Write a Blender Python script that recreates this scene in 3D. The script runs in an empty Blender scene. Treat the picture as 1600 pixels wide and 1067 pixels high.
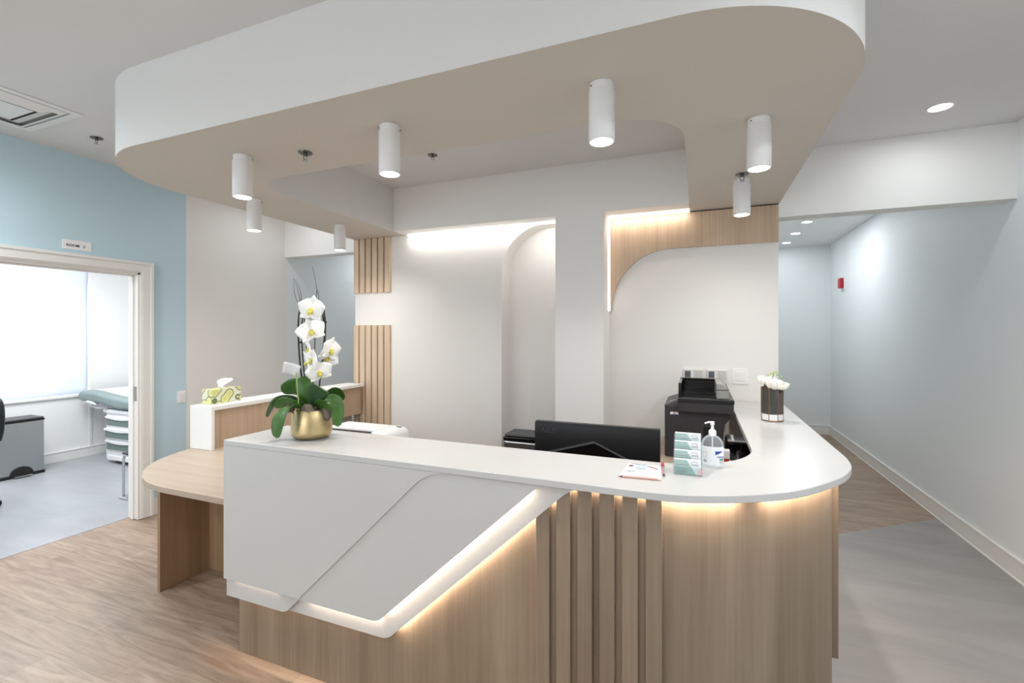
import bpy, bmesh, math, random
from mathutils import Vector, Matrix
random.seed(7)
S = bpy.context.scene
COL = S.collection
PI = math.pi

# ---------------------------------------------------------------- camera
cd = bpy.data.cameras.new('camera'); cam = bpy.data.objects.new('camera', cd); COL.objects.link(cam)
cam.location = (0, 0, 1.55)
cam.rotation_euler = (PI/2, 0, math.atan(291/726.0))
cd.sensor_width = 36; cd.lens = 726/1600*36; cd.shift_y = -14.5/1600; cd.clip_start = 0.02
S.camera = cam

# ---------------------------------------------------------------- world, light, exposure
w = bpy.data.worlds.new('world'); S.world = w; w.use_nodes = True
w.node_tree.nodes['Background'].inputs[0].default_value = (0.75, 0.87, 1.0, 1)
w.node_tree.nodes['Background'].inputs[1].default_value = 0.3
S.view_settings.view_transform = 'Standard'; S.view_settings.look = 'None'
S.view_settings.gamma = 1; S.view_settings.use_curve_mapping = False
S.view_settings.exposure = 0.0
S.cycles.use_denoising = True
S.cycles.max_bounces = 10; S.cycles.diffuse_bounces = 6; S.cycles.glossy_bounces = 4
S.cycles.transparent_max_bounces = 12; S.cycles.transmission_bounces = 8
S.cycles.sample_clamp_indirect = 6; S.cycles.caustics_reflective = False; S.cycles.caustics_refractive = False

COOL = (0.93, 0.97, 1.0); NEUTRAL = (1.0, 0.965, 0.925); WARM = (1.0, 0.80, 0.62)

def area(name, loc, direction, sx, sy, power, color, parent=None, xdir=None, spread=None):
    l = bpy.data.lights.new(name, 'AREA'); l.shape = 'RECTANGLE'; l.size = sx; l.size_y = sy
    l.energy = power; l.color = color
    if spread: l.spread = spread
    o = bpy.data.objects.new(name, l); COL.objects.link(o)
    z = -Vector(direction).normalized()
    x = Vector(xdir).normalized() if xdir else Vector((1, 0, 0)) if abs(z.x) < .9 else Vector((0, 1, 0))
    x = (x - z*x.dot(z)).normalized(); y = z.cross(x)
    m = Matrix((x, y, z)).transposed().to_4x4(); m.translation = Vector(loc)
    if parent:
        o.parent = parent; m.translation = Vector(loc) - parent.location
    o.matrix_local = m
    return o

# daylight through the storefront window behind the photographer
area('window_daylight', (-2.1, -3.42, 1.5), (0, 1, 0), 3.6, 2.2, 80, (0.93, 0.965, 1.0))
# treatment room ceiling panel light
area('treatment_room_light', (-5.8, 2.2, 2.58), (0, 0, -1), 1.2, 1.2, 78, (0.95, 0.975, 1.0))

# ---------------------------------------------------------------- helpers
def lin(c): return tuple(((v/255)/12.92 if v/255 <= .04045 else ((v/255+.055)/1.055)**2.4) for v in c)

def mat(name, rgb, rough=.5, metal=0, trans=0, emit=None, es=0, ior=1.45, coat=0, spec=.5, noise=0, bump=0, bscale=200):
    m = bpy.data.materials.new(name); m.use_nodes = True
    nt = m.node_tree; b = nt.nodes['Principled BSDF']; c = lin(rgb)
    b.inputs['Base Color'].default_value = (*c, 1); b.inputs['Roughness'].default_value = rough
    b.inputs['Metallic'].default_value = metal; b.inputs['Transmission Weight'].default_value = trans
    b.inputs['IOR'].default_value = ior; b.inputs['Coat Weight'].default_value = coat
    b.inputs['Specular IOR Level'].default_value = spec
    if emit:
        b.inputs['Emission Color'].default_value = (*emit, 1); b.inputs['Emission Strength'].default_value = es
    tc = nt.nodes.new('ShaderNodeTexCoord')
    n = nt.nodes.new('ShaderNodeTexNoise'); n.inputs['Scale'].default_value = bscale; n.inputs['Detail'].default_value = 3
    nt.links.new(tc.outputs['Object'], n.inputs['Vector'])
    amt = noise or .02
    mx = nt.nodes.new('ShaderNodeMixRGB'); mx.blend_type = 'MULTIPLY'; mx.inputs[0].default_value = amt
    mx.inputs[1].default_value = (*c, 1); nt.links.new(n.outputs['Fac'], mx.inputs[2]); nt.links.new(mx.outputs[0], b.inputs['Base Color'])
    if bump:
        bp = nt.nodes.new('ShaderNodeBump'); bp.inputs['Strength'].default_value = bump; bp.inputs['Distance'].default_value = .002
        nt.links.new(n.outputs['Fac'], bp.inputs['Height']); nt.links.new(bp.outputs[0], b.inputs['Normal'])
    return m

def wood(name, c1, c2, c3, grain='z', rough=.45, bands=9.0, fine=60.0):
    """laminate wood: broad board-like tone bands plus fine grain stretched along one axis"""
    m = bpy.data.materials.new(name); m.use_nodes = True; nt = m.node_tree; N = nt.nodes; L = nt.links
    b = N['Principled BSDF']; b.inputs['Roughness'].default_value = rough
    tc = N.new('ShaderNodeTexCoord')
    def mp(s_across, s_along):
        q = N.new('ShaderNodeMapping')
        q.inputs['Scale'].default_value = {'z': (s_across, s_across, s_along), 'x': (s_along, s_across, s_across), 'y': (s_across, s_along, s_across)}[grain]
        L.new(tc.outputs['Object'], q.inputs['Vector']); return q
    n1 = N.new('ShaderNodeTexNoise'); n1.inputs['Scale'].default_value = 1; n1.inputs['Detail'].default_value = 3; L.new(mp(bands, .5).outputs[0], n1.inputs['Vector'])
    n2 = N.new('ShaderNodeTexNoise'); n2.inputs['Scale'].default_value = 1; n2.inputs['Detail'].default_value = 5; n2.inputs['Roughness'].default_value = .65; L.new(mp(fine, 1.6).outputs[0], n2.inputs['Vector'])
    r = N.new('ShaderNodeValToRGB'); e = r.color_ramp
    e.elements[0].position = .32; e.elements[0].color = (*lin(c2), 1); e.elements[1].position = .68; e.elements[1].color = (*lin(c1), 1)
    L.new(n1.outputs['Fac'], r.inputs[0])
    r2 = N.new('ShaderNodeValToRGB'); e = r2.color_ramp
    e.elements[0].position = .3; e.elements[0].color = (*lin(c3), 1); e.elements[1].position = .62; e.elements[1].color = (1, 1, 1, 1)
    L.new(n2.outputs['Fac'], r2.inputs[0])
    mx = N.new('ShaderNodeMixRGB'); mx.blend_type = 'MULTIPLY'; mx.inputs[0].default_value = .55
    L.new(r.outputs[0], mx.inputs[1]); L.new(r2.outputs[0], mx.inputs[2]); L.new(mx.outputs[0], b.inputs['Base Color'])
    return m

def plank_floor(name):
    m = bpy.data.materials.new(name); m.use_nodes = True; nt = m.node_tree; N = nt.nodes; L = nt.links
    b = N['Principled BSDF']; b.inputs['Roughness'].default_value = .42
    tc = N.new('ShaderNodeTexCoord')
    br = N.new('ShaderNodeTexBrick'); br.offset = .37; br.inputs['Scale'].default_value = 1
    br.inputs['Brick Width'].default_value = 1.22; br.inputs['Row Height'].default_value = .178; br.inputs['Mortar Size'].default_value = .0012
    br.inputs['Color1'].default_value = (*lin((176, 155, 136)), 1); br.inputs['Color2'].default_value = (*lin((162, 140, 121)), 1)
    br.inputs['Mortar'].default_value = (*lin((132, 112, 95)), 1); br.inputs['Bias'].default_value = -.1
    L.new(tc.outputs['Object'], br.inputs['Vector'])
    q = N.new('ShaderNodeMapping'); q.inputs['Scale'].default_value = (2.2, 22, 1); L.new(tc.outputs['Object'], q.inputs['Vector'])
    n = N.new('ShaderNodeTexNoise'); n.inputs['Scale'].default_value = 1; n.inputs['Detail'].default_value = 6; n.inputs['Roughness'].default_value = .62; n.inputs['Distortion'].default_value = 1.4
    L.new(q.outputs[0], n.inputs['Vector'])
    r = N.new('ShaderNodeValToRGB'); e = r.color_ramp
    e.elements[0].position = .34; e.elements[0].color = (*lin((196, 186, 178)), 1); e.elements[1].position = .62; e.elements[1].color = (1, 1, 1, 1)
    L.new(n.outputs['Fac'], r.inputs[0])
    mx = N.new('ShaderNodeMixRGB'); mx.blend_type = 'MULTIPLY'; mx.inputs[0].default_value = .8
    L.new(br.outputs['Color'], mx.inputs[1]); L.new(r.outputs[0], mx.inputs[2]); L.new(mx.outputs[0], b.inputs['Base Color'])
    return m

def vinyl(name, c1, c2):
    m = bpy.data.materials.new(name); m.use_nodes = True; nt = m.node_tree; N = nt.nodes; L = nt.links
    b = N['Principled BSDF']; b.inputs['Roughness'].default_value = .38
    tc = N.new('ShaderNodeTexCoord'); q = N.new('ShaderNodeMapping'); q.inputs['Scale'].default_value = (.8, 2.6, 1); q.inputs['Rotation'].default_value = (0, 0, .5)
    L.new(tc.outputs['Object'], q.inputs['Vector'])
    n = N.new('ShaderNodeTexNoise'); n.inputs['Scale'].default_value = 1.6; n.inputs['Detail'].default_value = 8; n.inputs['Roughness'].default_value = .6; n.inputs['Distortion'].default_value = .6
    L.new(q.outputs[0], n.inputs['Vector'])
    r = N.new('ShaderNodeValToRGB'); e = r.color_ramp
    e.elements[0].position = .3; e.elements[0].color = (*lin(c2), 1); e.elements[1].position = .7; e.elements[1].color = (*lin(c1), 1)
    L.new(n.outputs['Fac'], r.inputs[0]); L.new(r.outputs[0], b.inputs['Base Color'])
    return m

def emis(name, col, strength):
    m = bpy.data.materials.new(name); m.use_nodes = True; b = m.node_tree.nodes['Principled BSDF']
    b.inputs['Base Color'].default_value = (.8, .8, .8, 1); b.inputs['Emission Color'].default_value = (*col, 1); b.inputs['Emission Strength'].default_value = strength
    return m

def thin(name, tint, solid=.06, rough=.05):
    """thin clear sheet: tinted see-through with a fresnel gloss and a little body of its own"""
    m = bpy.data.materials.new(name); m.use_nodes = True; nt = m.node_tree; N = nt.nodes; L = nt.links
    b = N['Principled BSDF']; c = lin(tint); b.inputs['Base Color'].default_value = (*c, 1); b.inputs['Roughness'].default_value = rough
    t = N.new('ShaderNodeBsdfTransparent'); t.inputs[0].default_value = (*c, 1)
    lw = N.new('ShaderNodeLayerWeight'); lw.inputs['Blend'].default_value = .25
    tc = N.new('ShaderNodeTexCoord'); n = N.new('ShaderNodeTexNoise'); n.inputs['Scale'].default_value = 60; L.new(tc.outputs['Object'], n.inputs['Vector'])
    mr = N.new('ShaderNodeMapRange'); mr.inputs['To Min'].default_value = solid*.8; mr.inputs['To Max'].default_value = solid*1.2; L.new(n.outputs['Fac'], mr.inputs['Value'])
    ad = N.new('ShaderNodeMath'); ad.operation = 'MULTIPLY_ADD'; ad.inputs[1].default_value = .5; ad.use_clamp = True
    L.new(lw.outputs['Fresnel'], ad.inputs[0]); L.new(mr.outputs[0], ad.inputs[2])
    mx = N.new('ShaderNodeMixShader'); L.new(ad.outputs[0], mx.inputs[0]); L.new(t.outputs[0], mx.inputs[1]); L.new(b.outputs[0], mx.inputs[2])
    L.new(mx.outputs[0], N['Material Output'].inputs['Surface'])
    return m

class MB:
    def __init__(s): s.bm = bmesh.new()
    def box(s, x0, x1, y0, y1, z0, z1):
        v = [s.bm.verts.new(p) for p in ((x0, y0, z0), (x1, y0, z0), (x1, y1, z0), (x0, y1, z0), (x0, y0, z1), (x1, y0, z1), (x1, y1, z1), (x0, y1, z1))]
        for f in ((3, 2, 1, 0), (4, 5, 6, 7), (0, 1, 5, 4), (1, 2, 6, 5), (2, 3, 7, 6), (3, 0, 4, 7)): s.bm.faces.new([v[i] for i in f])
        return s
    def prism(s, poly, a0, a1, axis='z'):
        P = {'z': lambda p, a: (p[0], p[1], a), 'y': lambda p, a: (p[0], a, p[1]), 'x': lambda p, a: (a, p[0], p[1])}[axis]
        A = [s.bm.verts.new(P(p, a0)) for p in poly]; B = [s.bm.verts.new(P(p, a1)) for p in poly]
        n = len(poly); fs = [s.bm.faces.new(A), s.bm.faces.new(B[::-1])]
        for i in range(n): fs.append(s.bm.faces.new((A[i], B[i], B[(i+1) % n], A[(i+1) % n])))
        bmesh.ops.recalc_face_normals(s.bm, faces=fs)
        return s
    def lathe(s, prof, c=(0, 0), seg=32):
        rings = []
        for r, z in prof:
            if r < 1e-5: rings.append([s.bm.verts.new((c[0], c[1], z))])
            else: rings.append([s.bm.verts.new((c[0]+r*math.cos(2*PI*i/seg), c[1]+r*math.sin(2*PI*i/seg), z)) for i in range(seg)])
        fs = []
        for a, b in zip(rings, rings[1:]):
            for i in range(seg):
                j = (i+1) % seg
                if len(a) == 1 and len(b) == 1: continue
                if len(a) == 1: fs.append(s.bm.faces.new((a[0], b[j], b[i])))
                elif len(b) == 1: fs.append(s.bm.faces.new((a[i], a[j], b[0])))
                else: fs.append(s.bm.faces.new((a[i], a[j], b[j], b[i])))
        bmesh.ops.recalc_face_normals(s.bm, faces=fs)
        return s
    def tube(s, pts, r, seg=8, r1=None):
        pts = [Vector(p) for p in pts]; n = len(pts); rings = []; up = None
        for i, p in enumerate(pts):
            t = (pts[min(i+1, n-1)]-pts[max(i-1, 0)]).normalized()
            if up is None: up = Vector((0, 0, 1)) if abs(t.z) < .9 else Vector((1, 0, 0))
            x = t.cross(up).normalized(); y = x.cross(t); up = y
            rr = r if r1 is None else r+(r1-r)*i/(n-1)
            rings.append([s.bm.verts.new(p+rr*(math.cos(2*PI*k/seg)*x+math.sin(2*PI*k/seg)*y)) for k in range(seg)])
        for a, b in zip(rings, rings[1:]):
            for k in range(seg): s.bm.faces.new((a[k], a[(k+1) % seg], b[(k+1) % seg], b[k]))
        s.bm.faces.new(rings[0][::-1]); s.bm.faces.new(rings[-1])
        return s
    def grid(s, fn, nu, nv, thick=0):
        V = [[s.bm.verts.new(fn(i/nu, j/nv)) for j in range(nv+1)] for i in range(nu+1)]
        for i in range(nu):
            for j in range(nv): s.bm.faces.new((V[i][j], V[i+1][j], V[i+1][j+1], V[i][j+1]))
        return s
    def ball(s, c, r, sc=(1, 1, 1), sub=2):
        d = bmesh.ops.create_icosphere(s.bm, subdivisions=sub, radius=r)
        for v in d['verts']: v.co = Vector((v.co.x*sc[0], v.co.y*sc[1], v.co.z*sc[2]))+Vector(c)
        return s
    def build(s, name, m, parent=None, bevel=0, smooth=False, solid=0, angle=35, seg=2, sub=0):
        bm = s.bm
        off = parent_world(parent) if parent else None
        if parent is None and name.split('_')[0] not in STRUCT:
            xs = [v.co for v in bm.verts]
            off = Vector(((min(v.x for v in xs)+max(v.x for v in xs))/2, (min(v.y for v in xs)+max(v.y for v in xs))/2, min(v.z for v in xs)))
        if off is not None:
            for v in bm.verts: v.co -= off
        if smooth:
            bm.normal_update()
            for f in bm.faces: f.smooth = True
            for e in bm.edges:
                if len(e.link_faces) == 2 and e.calc_face_angle(0) > math.radians(angle): e.smooth = False
        me = bpy.data.meshes.new(name); bm.to_mesh(me); bm.free()
        for x in (m if isinstance(m, (list, tuple)) else [m]): me.materials.append(x)
        o = bpy.data.objects.new(name, me); COL.objects.link(o)
        if parent: o.parent = parent
        elif off is not None: o.location = off
        if solid:
            q = o.modifiers.new('solid', 'SOLIDIFY'); q.thickness = solid; q.offset = 0
        if bevel:
            q = o.modifiers.new('bevel', 'BEVEL'); q.width = bevel; q.segments = seg; q.limit_method = 'ANGLE'; q.angle_limit = math.radians(40); q.use_clamp_overlap = True
        if sub:
            q = o.modifiers.new('sub', 'SUBSURF'); q.levels = sub; q.render_levels = sub
        return o
STRUCT = ('wall', 'floor', 'ceiling', 'window', 'door', 'baseboard', 'trim', 'beam')

def parent_world(o):
    v = Vector((0, 0, 0))
    while o is not None: v = v+o.location; o = o.parent
    return v
def B(*a): return MB().box(*a)
def tag(o, label, cat, group=None, kind=None):
    o['label'] = label; o['category'] = cat
    if group: o['group'] = group
    if kind: o['kind'] = kind
    return o
def struct(o, label=None):
    o['kind'] = 'structure'
    if label: o['label'] = label
    return o
def thing(name, loc, label, cat, group=None):
    o = bpy.data.objects.new(name, None); COL.objects.link(o); o.location = loc; o.empty_display_size = .05
    return tag(o, label, cat, group)
def copy_tree(o, loc, label, parent=None):
    c = o.copy(); COL.objects.link(c)
    if parent: c.parent = parent
    else: c.location = loc; c['label'] = label
    for ch in o.children: copy_tree(ch, None, None, c)
    return c
def arc(cx, cy, r, a0, a1, n=16, ry=None):
    ry = ry or r
    return [(cx+r*math.cos(math.radians(a0+(a1-a0)*i/n)), cy+ry*math.sin(math.radians(a0+(a1-a0)*i/n))) for i in range(n+1)]
def spline(P, n=6):
    out = []
    for i in range(len(P)-1):
        p0, p1, p2, p3 = P[max(i-1, 0)], P[i], P[i+1], P[min(i+2, len(P)-1)]
        for k in range(n):
            t = k/n
            out.append(tuple(.5*((2*p1[d])+(-p0[d]+p2[d])*t+(2*p0[d]-5*p1[d]+4*p2[d]-p3[d])*t*t+(-p0[d]+3*p1[d]-3*p2[d]+p3[d])*t**3) for d in range(len(p1))))
    return out+[tuple(P[-1])]
def offset_curve(P, d):
    """offset an open 2-D polyline to its left by d"""
    out = []
    for i in range(len(P)):
        a = Vector(P[max(i-1, 0)]); b = Vector(P[min(i+1, len(P)-1)]); t = (b-a).normalized()
        out.append((P[i][0]-t.y*d, P[i][1]+t.x*d))
    return out
def fillet(P, r, n=8):
    """round the corners of a closed polygon; r is a list of radii"""
    out = []
    for i, p in enumerate(P):
        rr = r[i]; p = Vector(p); a = Vector(P[i-1]); b = Vector(P[(i+1) % len(P)])
        if rr <= 0: out.append(tuple(p)); continue
        u = (a-p).normalized(); v = (b-p).normalized(); th = u.angle(v)
        d = rr/math.tan(th/2); c = p+(u+v).normalized()*(rr/math.sin(th/2)); s = p+u*d; e = p+v*d
        a0 = math.atan2(s.y-c.y, s.x-c.x); a1 = math.atan2(e.y-c.y, e.x-c.x); da = (a1-a0+PI) % (2*PI)-PI
        out += [(c.x+rr*math.cos(a0+da*k/n), c.y+rr*math.sin(a0+da*k/n)) for k in range(n+1)]
    return out
def text(name, s, size, m, parent, loc, rot, ext=.0004):
    c = bpy.data.curves.new(name, 'FONT'); c.body = s; c.size = size; c.extrude = ext; c.offset = size*.022; c.align_x = 'CENTER'; c.align_y = 'CENTER'
    c.materials.append(m); o = bpy.data.objects.new(name, c); COL.objects.link(o)
    me = bpy.data.meshes.new_from_object(o.evaluated_get(bpy.context.evaluated_depsgraph_get()))
    bpy.data.objects.remove(o); q = bpy.data.objects.new(name, me); COL.objects.link(q); q.parent = parent
    q.location = Vector(loc)-parent_world(parent); q.rotation_euler = rot
    return q

# ---------------------------------------------------------------- materials
M = {}
M['white'] = mat('white_paint', (240, 239, 237), .6)
M['ceil'] = mat('ceiling_paint', (222, 221, 220), .75)
M['canopy'] = mat('canopy_paint', (223, 222, 220), .65)
M['soffit'] = mat('warm_grey_soffit', (206, 199, 189), .65)  # underside tone, warmer and darker than the canopy sides
M['beige'] = mat('warm_white_paint', (235, 232, 228), .6)
M['blue'] = mat('blue_paint', (196, 220, 230), .6)
M['pale'] = mat('pale_blue_white_paint', (232, 236, 237), .55)
M['trim'] = mat('trim_gloss', (236, 234, 230), .35)
M['solid'] = mat('solid_surface', (199, 198, 196), .28, coat=.15)
M['oak'] = wood('light_oak_laminate', (148, 131, 112), (128, 112, 94), (222, 208, 196))
M['oakwing'] = wood('oak_wing_panel', (172, 144, 114), (154, 127, 98), (222, 206, 190))
M['oakslat'] = wood('oak_slat', (220, 199, 174), (210, 187, 161), (222, 208, 194), bands=20)
M['maple'] = wood('maple_desk', (190, 175, 159), (178, 161, 143), (228, 216, 204), grain='x')
M['oakarch'] = wood('oak_arch', (206, 184, 160), (188, 164, 140), (216, 202, 188), bands=7)
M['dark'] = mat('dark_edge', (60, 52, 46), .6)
M['plank'] = plank_floor('wood_planks')
M['vinyl'] = vinyl('grey_vinyl', (158, 156, 154), (140, 138, 136))
M['vinyl2'] = vinyl('pale_grey_vinyl', (168, 169, 172), (152, 153, 156))
M['lamp'] = mat('lamp_enamel', (234, 234, 234), .4)
M['lens'] = emis('lamp_lens', (1, .97, .92), 14)
M['lens2'] = emis('downlight_lens', (.95, .98, 1), 18)
M['led'] = emis('led_diffuser', (1, .95, .88), 4)
M['ledwarm'] = emis('led_diffuser_warm', (1, .90, .82), 1.25)
M['chrome'] = mat('chrome', (200, 200, 202), .15, 1)
M['steel'] = mat('brushed_steel', (176, 178, 178), .32, 1, noise=.15, bscale=90)
M['brass'] = mat('brushed_brass', (212, 190, 144), .38, 1, noise=.08, bscale=120)
M['sprinkler'] = mat('dark_chrome', (112, 108, 104), .25, 1)
M['duct'] = mat('duct_grey', (150, 150, 148), .7)
M['black'] = mat('black_plastic', (26, 26, 28), .35)
M['blackgloss'] = mat('black_gloss', (14, 14, 15), .16)
M['charcoal'] = mat('charcoal_plastic', (52, 51, 53), .45)
M['char2'] = mat('charcoal_plastic_light', (74, 74, 76), .45)
M['greyp'] = mat('grey_plastic', (150, 148, 146), .45)
M['whitep'] = mat('white_plastic', (236, 236, 236), .35)
M['plate'] = mat('plate_white', (240, 240, 238), .4)
M['screen'] = mat('lcd_screen', (92, 96, 98), .3)
M['text'] = mat('dark_print', (44, 46, 50), .6)
M['acrylic'] = thin('clear_acrylic', (246, 250, 250), .05)
M['smoke'] = thin('smoked_glass', (190, 188, 182), .10)
M['gel'] = thin('clear_gel', (248, 250, 252), .16)
M['red'] = mat('red_plastic', (178, 28, 44), .4)
M['redpen'] = mat('red_clear_plastic', (206, 42, 62), .3)
M['pinkwood'] = mat('pink_brown_wood', (206, 160, 146), .5)
M['leaf'] = mat('orchid_leaf', (72, 116, 46), .38, noise=.45, bscale=24)
M['leaf2'] = mat('orchid_leaf_grey', (88, 122, 82), .4, noise=.4, bscale=24)
M['stem'] = mat('dark_stem', (50, 56, 38), .6)
M['twig'] = mat('dark_twig', (58, 48, 42), .7)
M['petal'] = mat('white_petal', (250, 249, 246), .5)
M['lip'] = mat('yellow_lip', (214, 206, 92), .5)
M['moss'] = mat('grey_moss', (146, 132, 118), .9, noise=.7, bscale=80, bump=1)
M['rose'] = mat('ivory_rose', (250, 247, 236), .55)
M['sprig'] = mat('sprig_green', (150, 172, 92), .5)
M['card'] = mat('sage_print', (164, 190, 184), .5)
M['paper'] = mat('white_paper', (240, 242, 244), .55)
M['bluep'] = mat('blue_print', (30, 72, 160), .5)
M['greenp'] = mat('green_print', (64, 170, 132), .5)
M['palebp'] = mat('pale_blue_print', (186, 206, 232), .5)
M['redp'] = mat('red_print', (196, 72, 60), .5)
M['greyprint'] = mat('grey_print', (128, 132, 134), .6)
M['vinylup'] = mat('sage_vinyl_upholstery', (130, 146, 144), .4)
M['drawer'] = mat('sage_drawer_front', (112, 130, 124), .4)
M['sheet'] = mat('white_window_film', (232, 238, 250), .6, emit=(.86, .92, 1), es=.04)

# tissue box print: pale ground, leafy green discs with dark outlines
def tissue_print():
    m = bpy.data.materials.new('leaf_print_card'); m.use_nodes = True; nt = m.node_tree; N = nt.nodes; L = nt.links; b = N['Principled BSDF']
    tc = N.new('ShaderNodeTexCoord'); v = N.new('ShaderNodeTexVoronoi'); v.inputs['Scale'].default_value = 17
    L.new(tc.outputs['Object'], v.inputs['Vector'])
    r = N.new('ShaderNodeValToRGB'); e = r.color_ramp; e.interpolation = 'LINEAR'
    e.elements[0].position = 0; e.elements[0].color = (*lin((196, 198, 112)), 1)
    e.elements[1].position = .52; e.elements[1].color = (*lin((216, 216, 150)), 1)
    for p, c in ((.55, (96, 104, 74)), (.61, (96, 104, 74)), (.64, (222, 222, 196)), (1, (214, 218, 200))):
        q = e.elements.new(p); q.color = (*lin(c), 1)
    L.new(v.outputs['Distance'], r.inputs[0])
    mul = N.new('ShaderNodeMath'); mul.operation = 'MULTIPLY'; mul.inputs[1].default_value = 1.0
    L.new(v.outputs['Distance'], mul.inputs[0]); L.new(mul.outputs[0], r.inputs[0])
    L.new(r.outputs[0], b.inputs['Base Color']); b.inputs['Roughness'].default_value = .45
    return m
M['tissuebox'] = tissue_print()

# ---------------------------------------------------------------- structure
CZ = 2.868           # ceiling
KZ = 2.475           # underside of the canopy
XL, XR = -4.291, 1.856
HY = 3.88            # face of the two hall headers
# floors
struct(B(-4.42, 2.0, -3.6, 8.4, -.05, 0).build('floor_wood', M['plank']))
vp = [(-.35, -3.5), (1.856, -3.5), (1.856, 4.905), (1.456, 4.595), (1.036, 4.271), (.3, 3.66), (-.35, 3.0)]
struct(MB().prism(vp, 0, .0025).build('floor_vinyl', M['vinyl']))
struct(B(-7.4, -4.42, .3, 4.7, -.05, .002).build('floor_treatment_room', M['vinyl2']))
# ceiling
struct(B(-4.5, 2.0, -3.6, 8.5, CZ, CZ+.1).build('ceiling', M['ceil']))
struct(B(-7.4, -4.41, .3, 4.7, 2.6, 2.7).build('ceiling_treatment_room', M['white']))
# right wall, hall end walls
struct(B(XR, XR+.12, -3.6, 8.5, 0, CZ).build('wall_right', M['pale']))
struct(B(.416, XR, 8.3, 8.42, 0, CZ).build('wall_hall_end_right', M['pale']))
struct(B(.416, .536, 4.0, 8.3, 0, CZ).build('wall_hall_side_right', M['pale']))
struct(B(XL, -3.08, 7.0, 7.12, 0, CZ).build('wall_hall_end_left', M['pale']))
struct(B(-3.2, -3.08, 4.0, 7.0, 0, CZ).build('wall_hall_side_left', M['pale']))
# left wall: door wall painted blue, then warm white, then pale in the hall
D0, D1, DZ = 1.30, 2.43, 2.045
m = MB(); m.box(XL-.12, XL, -3.6, D0, 0, CZ); m.box(XL-.12, XL, D1, 2.80, 0, CZ); m.box(XL-.12, XL, D0, D1, DZ, CZ)
struct(m.build('wall_left', M['blue']))
struct(B(XL-.12, XL, 2.80, HY+.03, 0, CZ).build('wall_left_rear', M['beige']))
struct(B(XL-.12, XL, HY+.03, 7.1, 0, CZ).build('wall_left_hall', M['pale']))
# front wall behind the photographer with the storefront window opening
m = MB(); m.box(-4.41, -3.75, -3.6, -3.48, 0, CZ); m.box(-.05, 1.976, -3.6, -3.48, 0, CZ); m.box(-3.75, -.05, -3.6, -3.48, 0, .4); m.box(-3.75, -.05, -3.6, -3.48, 2.6, CZ)
struct(m.build('wall_front', M['white']))
# headers over both hall openings
struct(B(.536, XR, HY, HY+.14, 2.39, CZ).build('beam_right', M['white']))
struct(B(XL, -3.2, HY, HY+.14, 2.385, CZ).build('beam_left', M['white']))
# back partition with arched recess, column, bulkhead and alcove
arch = [(-1.055, 0), (-3.2, 0), (-3.2, KZ), (-1.055, KZ), (-1.055, 2.472), (-1.19, 2.472)] + arc(-1.19, 2.062, .41, 90, 180, 20)[1:] + [(-1.60, 0.02), (-1.055, .02)]
m = MB(); m.prism(arch, 3.75, 3.945, 'y'); m.box(-3.2, -1.0, 3.945, 4.06, 0, KZ)
struct(m.build('wall_back_niche', M['beige'], smooth=True))
m = MB(); m.box(-1.055, -.672, 3.56, 4.06, 0, KZ); m.box(-2.6, -.0605, 3.56, 4.06, KZ, CZ); m.box(-.0605, .536, 3.82, 4.06, KZ, CZ); m.box(-3.2, -2.6, 3.75, 4.06, KZ, CZ)
struct(m.build('wall_back', M['white']))
struct(B(-.672, .536, 3.82, 4.06, 0, KZ).build('wall_back_alcove', M['beige']))
# ceiling canopy: an upside-down U with rounded corners
o = [(.54, 3.815)] + [(.54, 2.04)] + arc(-.06, 2.04, .6, 0, -90, 28)[1:] + arc(-2.6, 2.04, .6, 270, 180, 28) + [(-3.2, 3.75), (-2.6, 3.75), (-2.6, 2.36)] + arc(-2.31, 2.35, .29, 180, 270, 18) + arc(-.35, 2.35, .29, -90, 0, 18) + [(-.06, 3.815)]
m = MB(); m.prism(o, KZ, CZ)
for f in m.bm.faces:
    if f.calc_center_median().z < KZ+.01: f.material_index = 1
struct(m.build('ceiling_canopy', [M['canopy'], M['soffit']], smooth=True), 'dropped white ceiling canopy, a rounded U over the reception desk')
# treatment room shell
struct(B(-7.6, -7.4, .3, 4.7, 0, 2.7).build('wall_treatment_outer', M['white']))
m = MB(); m.box(-7.4, -7.11, .3, 3.46, 0, .755); m.box(-7.4, -7.11, 3.455, 4.7, 0, 2.6)
struct(m.build('wall_treatment_left', M['white']))
struct(B(-7.4, -4.41, 4.6, 4.7, 0, 2.6).build('wall_treatment_rear', M['white']))
struct(B(-7.4, -4.41, .3, .4, 0, 2.6).build('wall_treatment_front', M['white']))
m = MB(); m.box(-7.4, -7.085, .4, 3.46, .755, .785)
struct(m.build('trim_window_sill', M['trim'], bevel=.004))
def film(u, v):
    y = .4+3.052*u; z = .785+1.815*v
    return (-7.17+.012*math.sin(9*u+5*v)+.008*math.sin(23*u-9*v), y, z)
struct(MB().grid(film, 60, 24).build('window_1', M['sheet'], smooth=True, solid=.006))
struct(B(-7.11, -7.095, 3.44, 3.47, 0, .755).build('trim_corner', M['trim'], bevel=.003))

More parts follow.
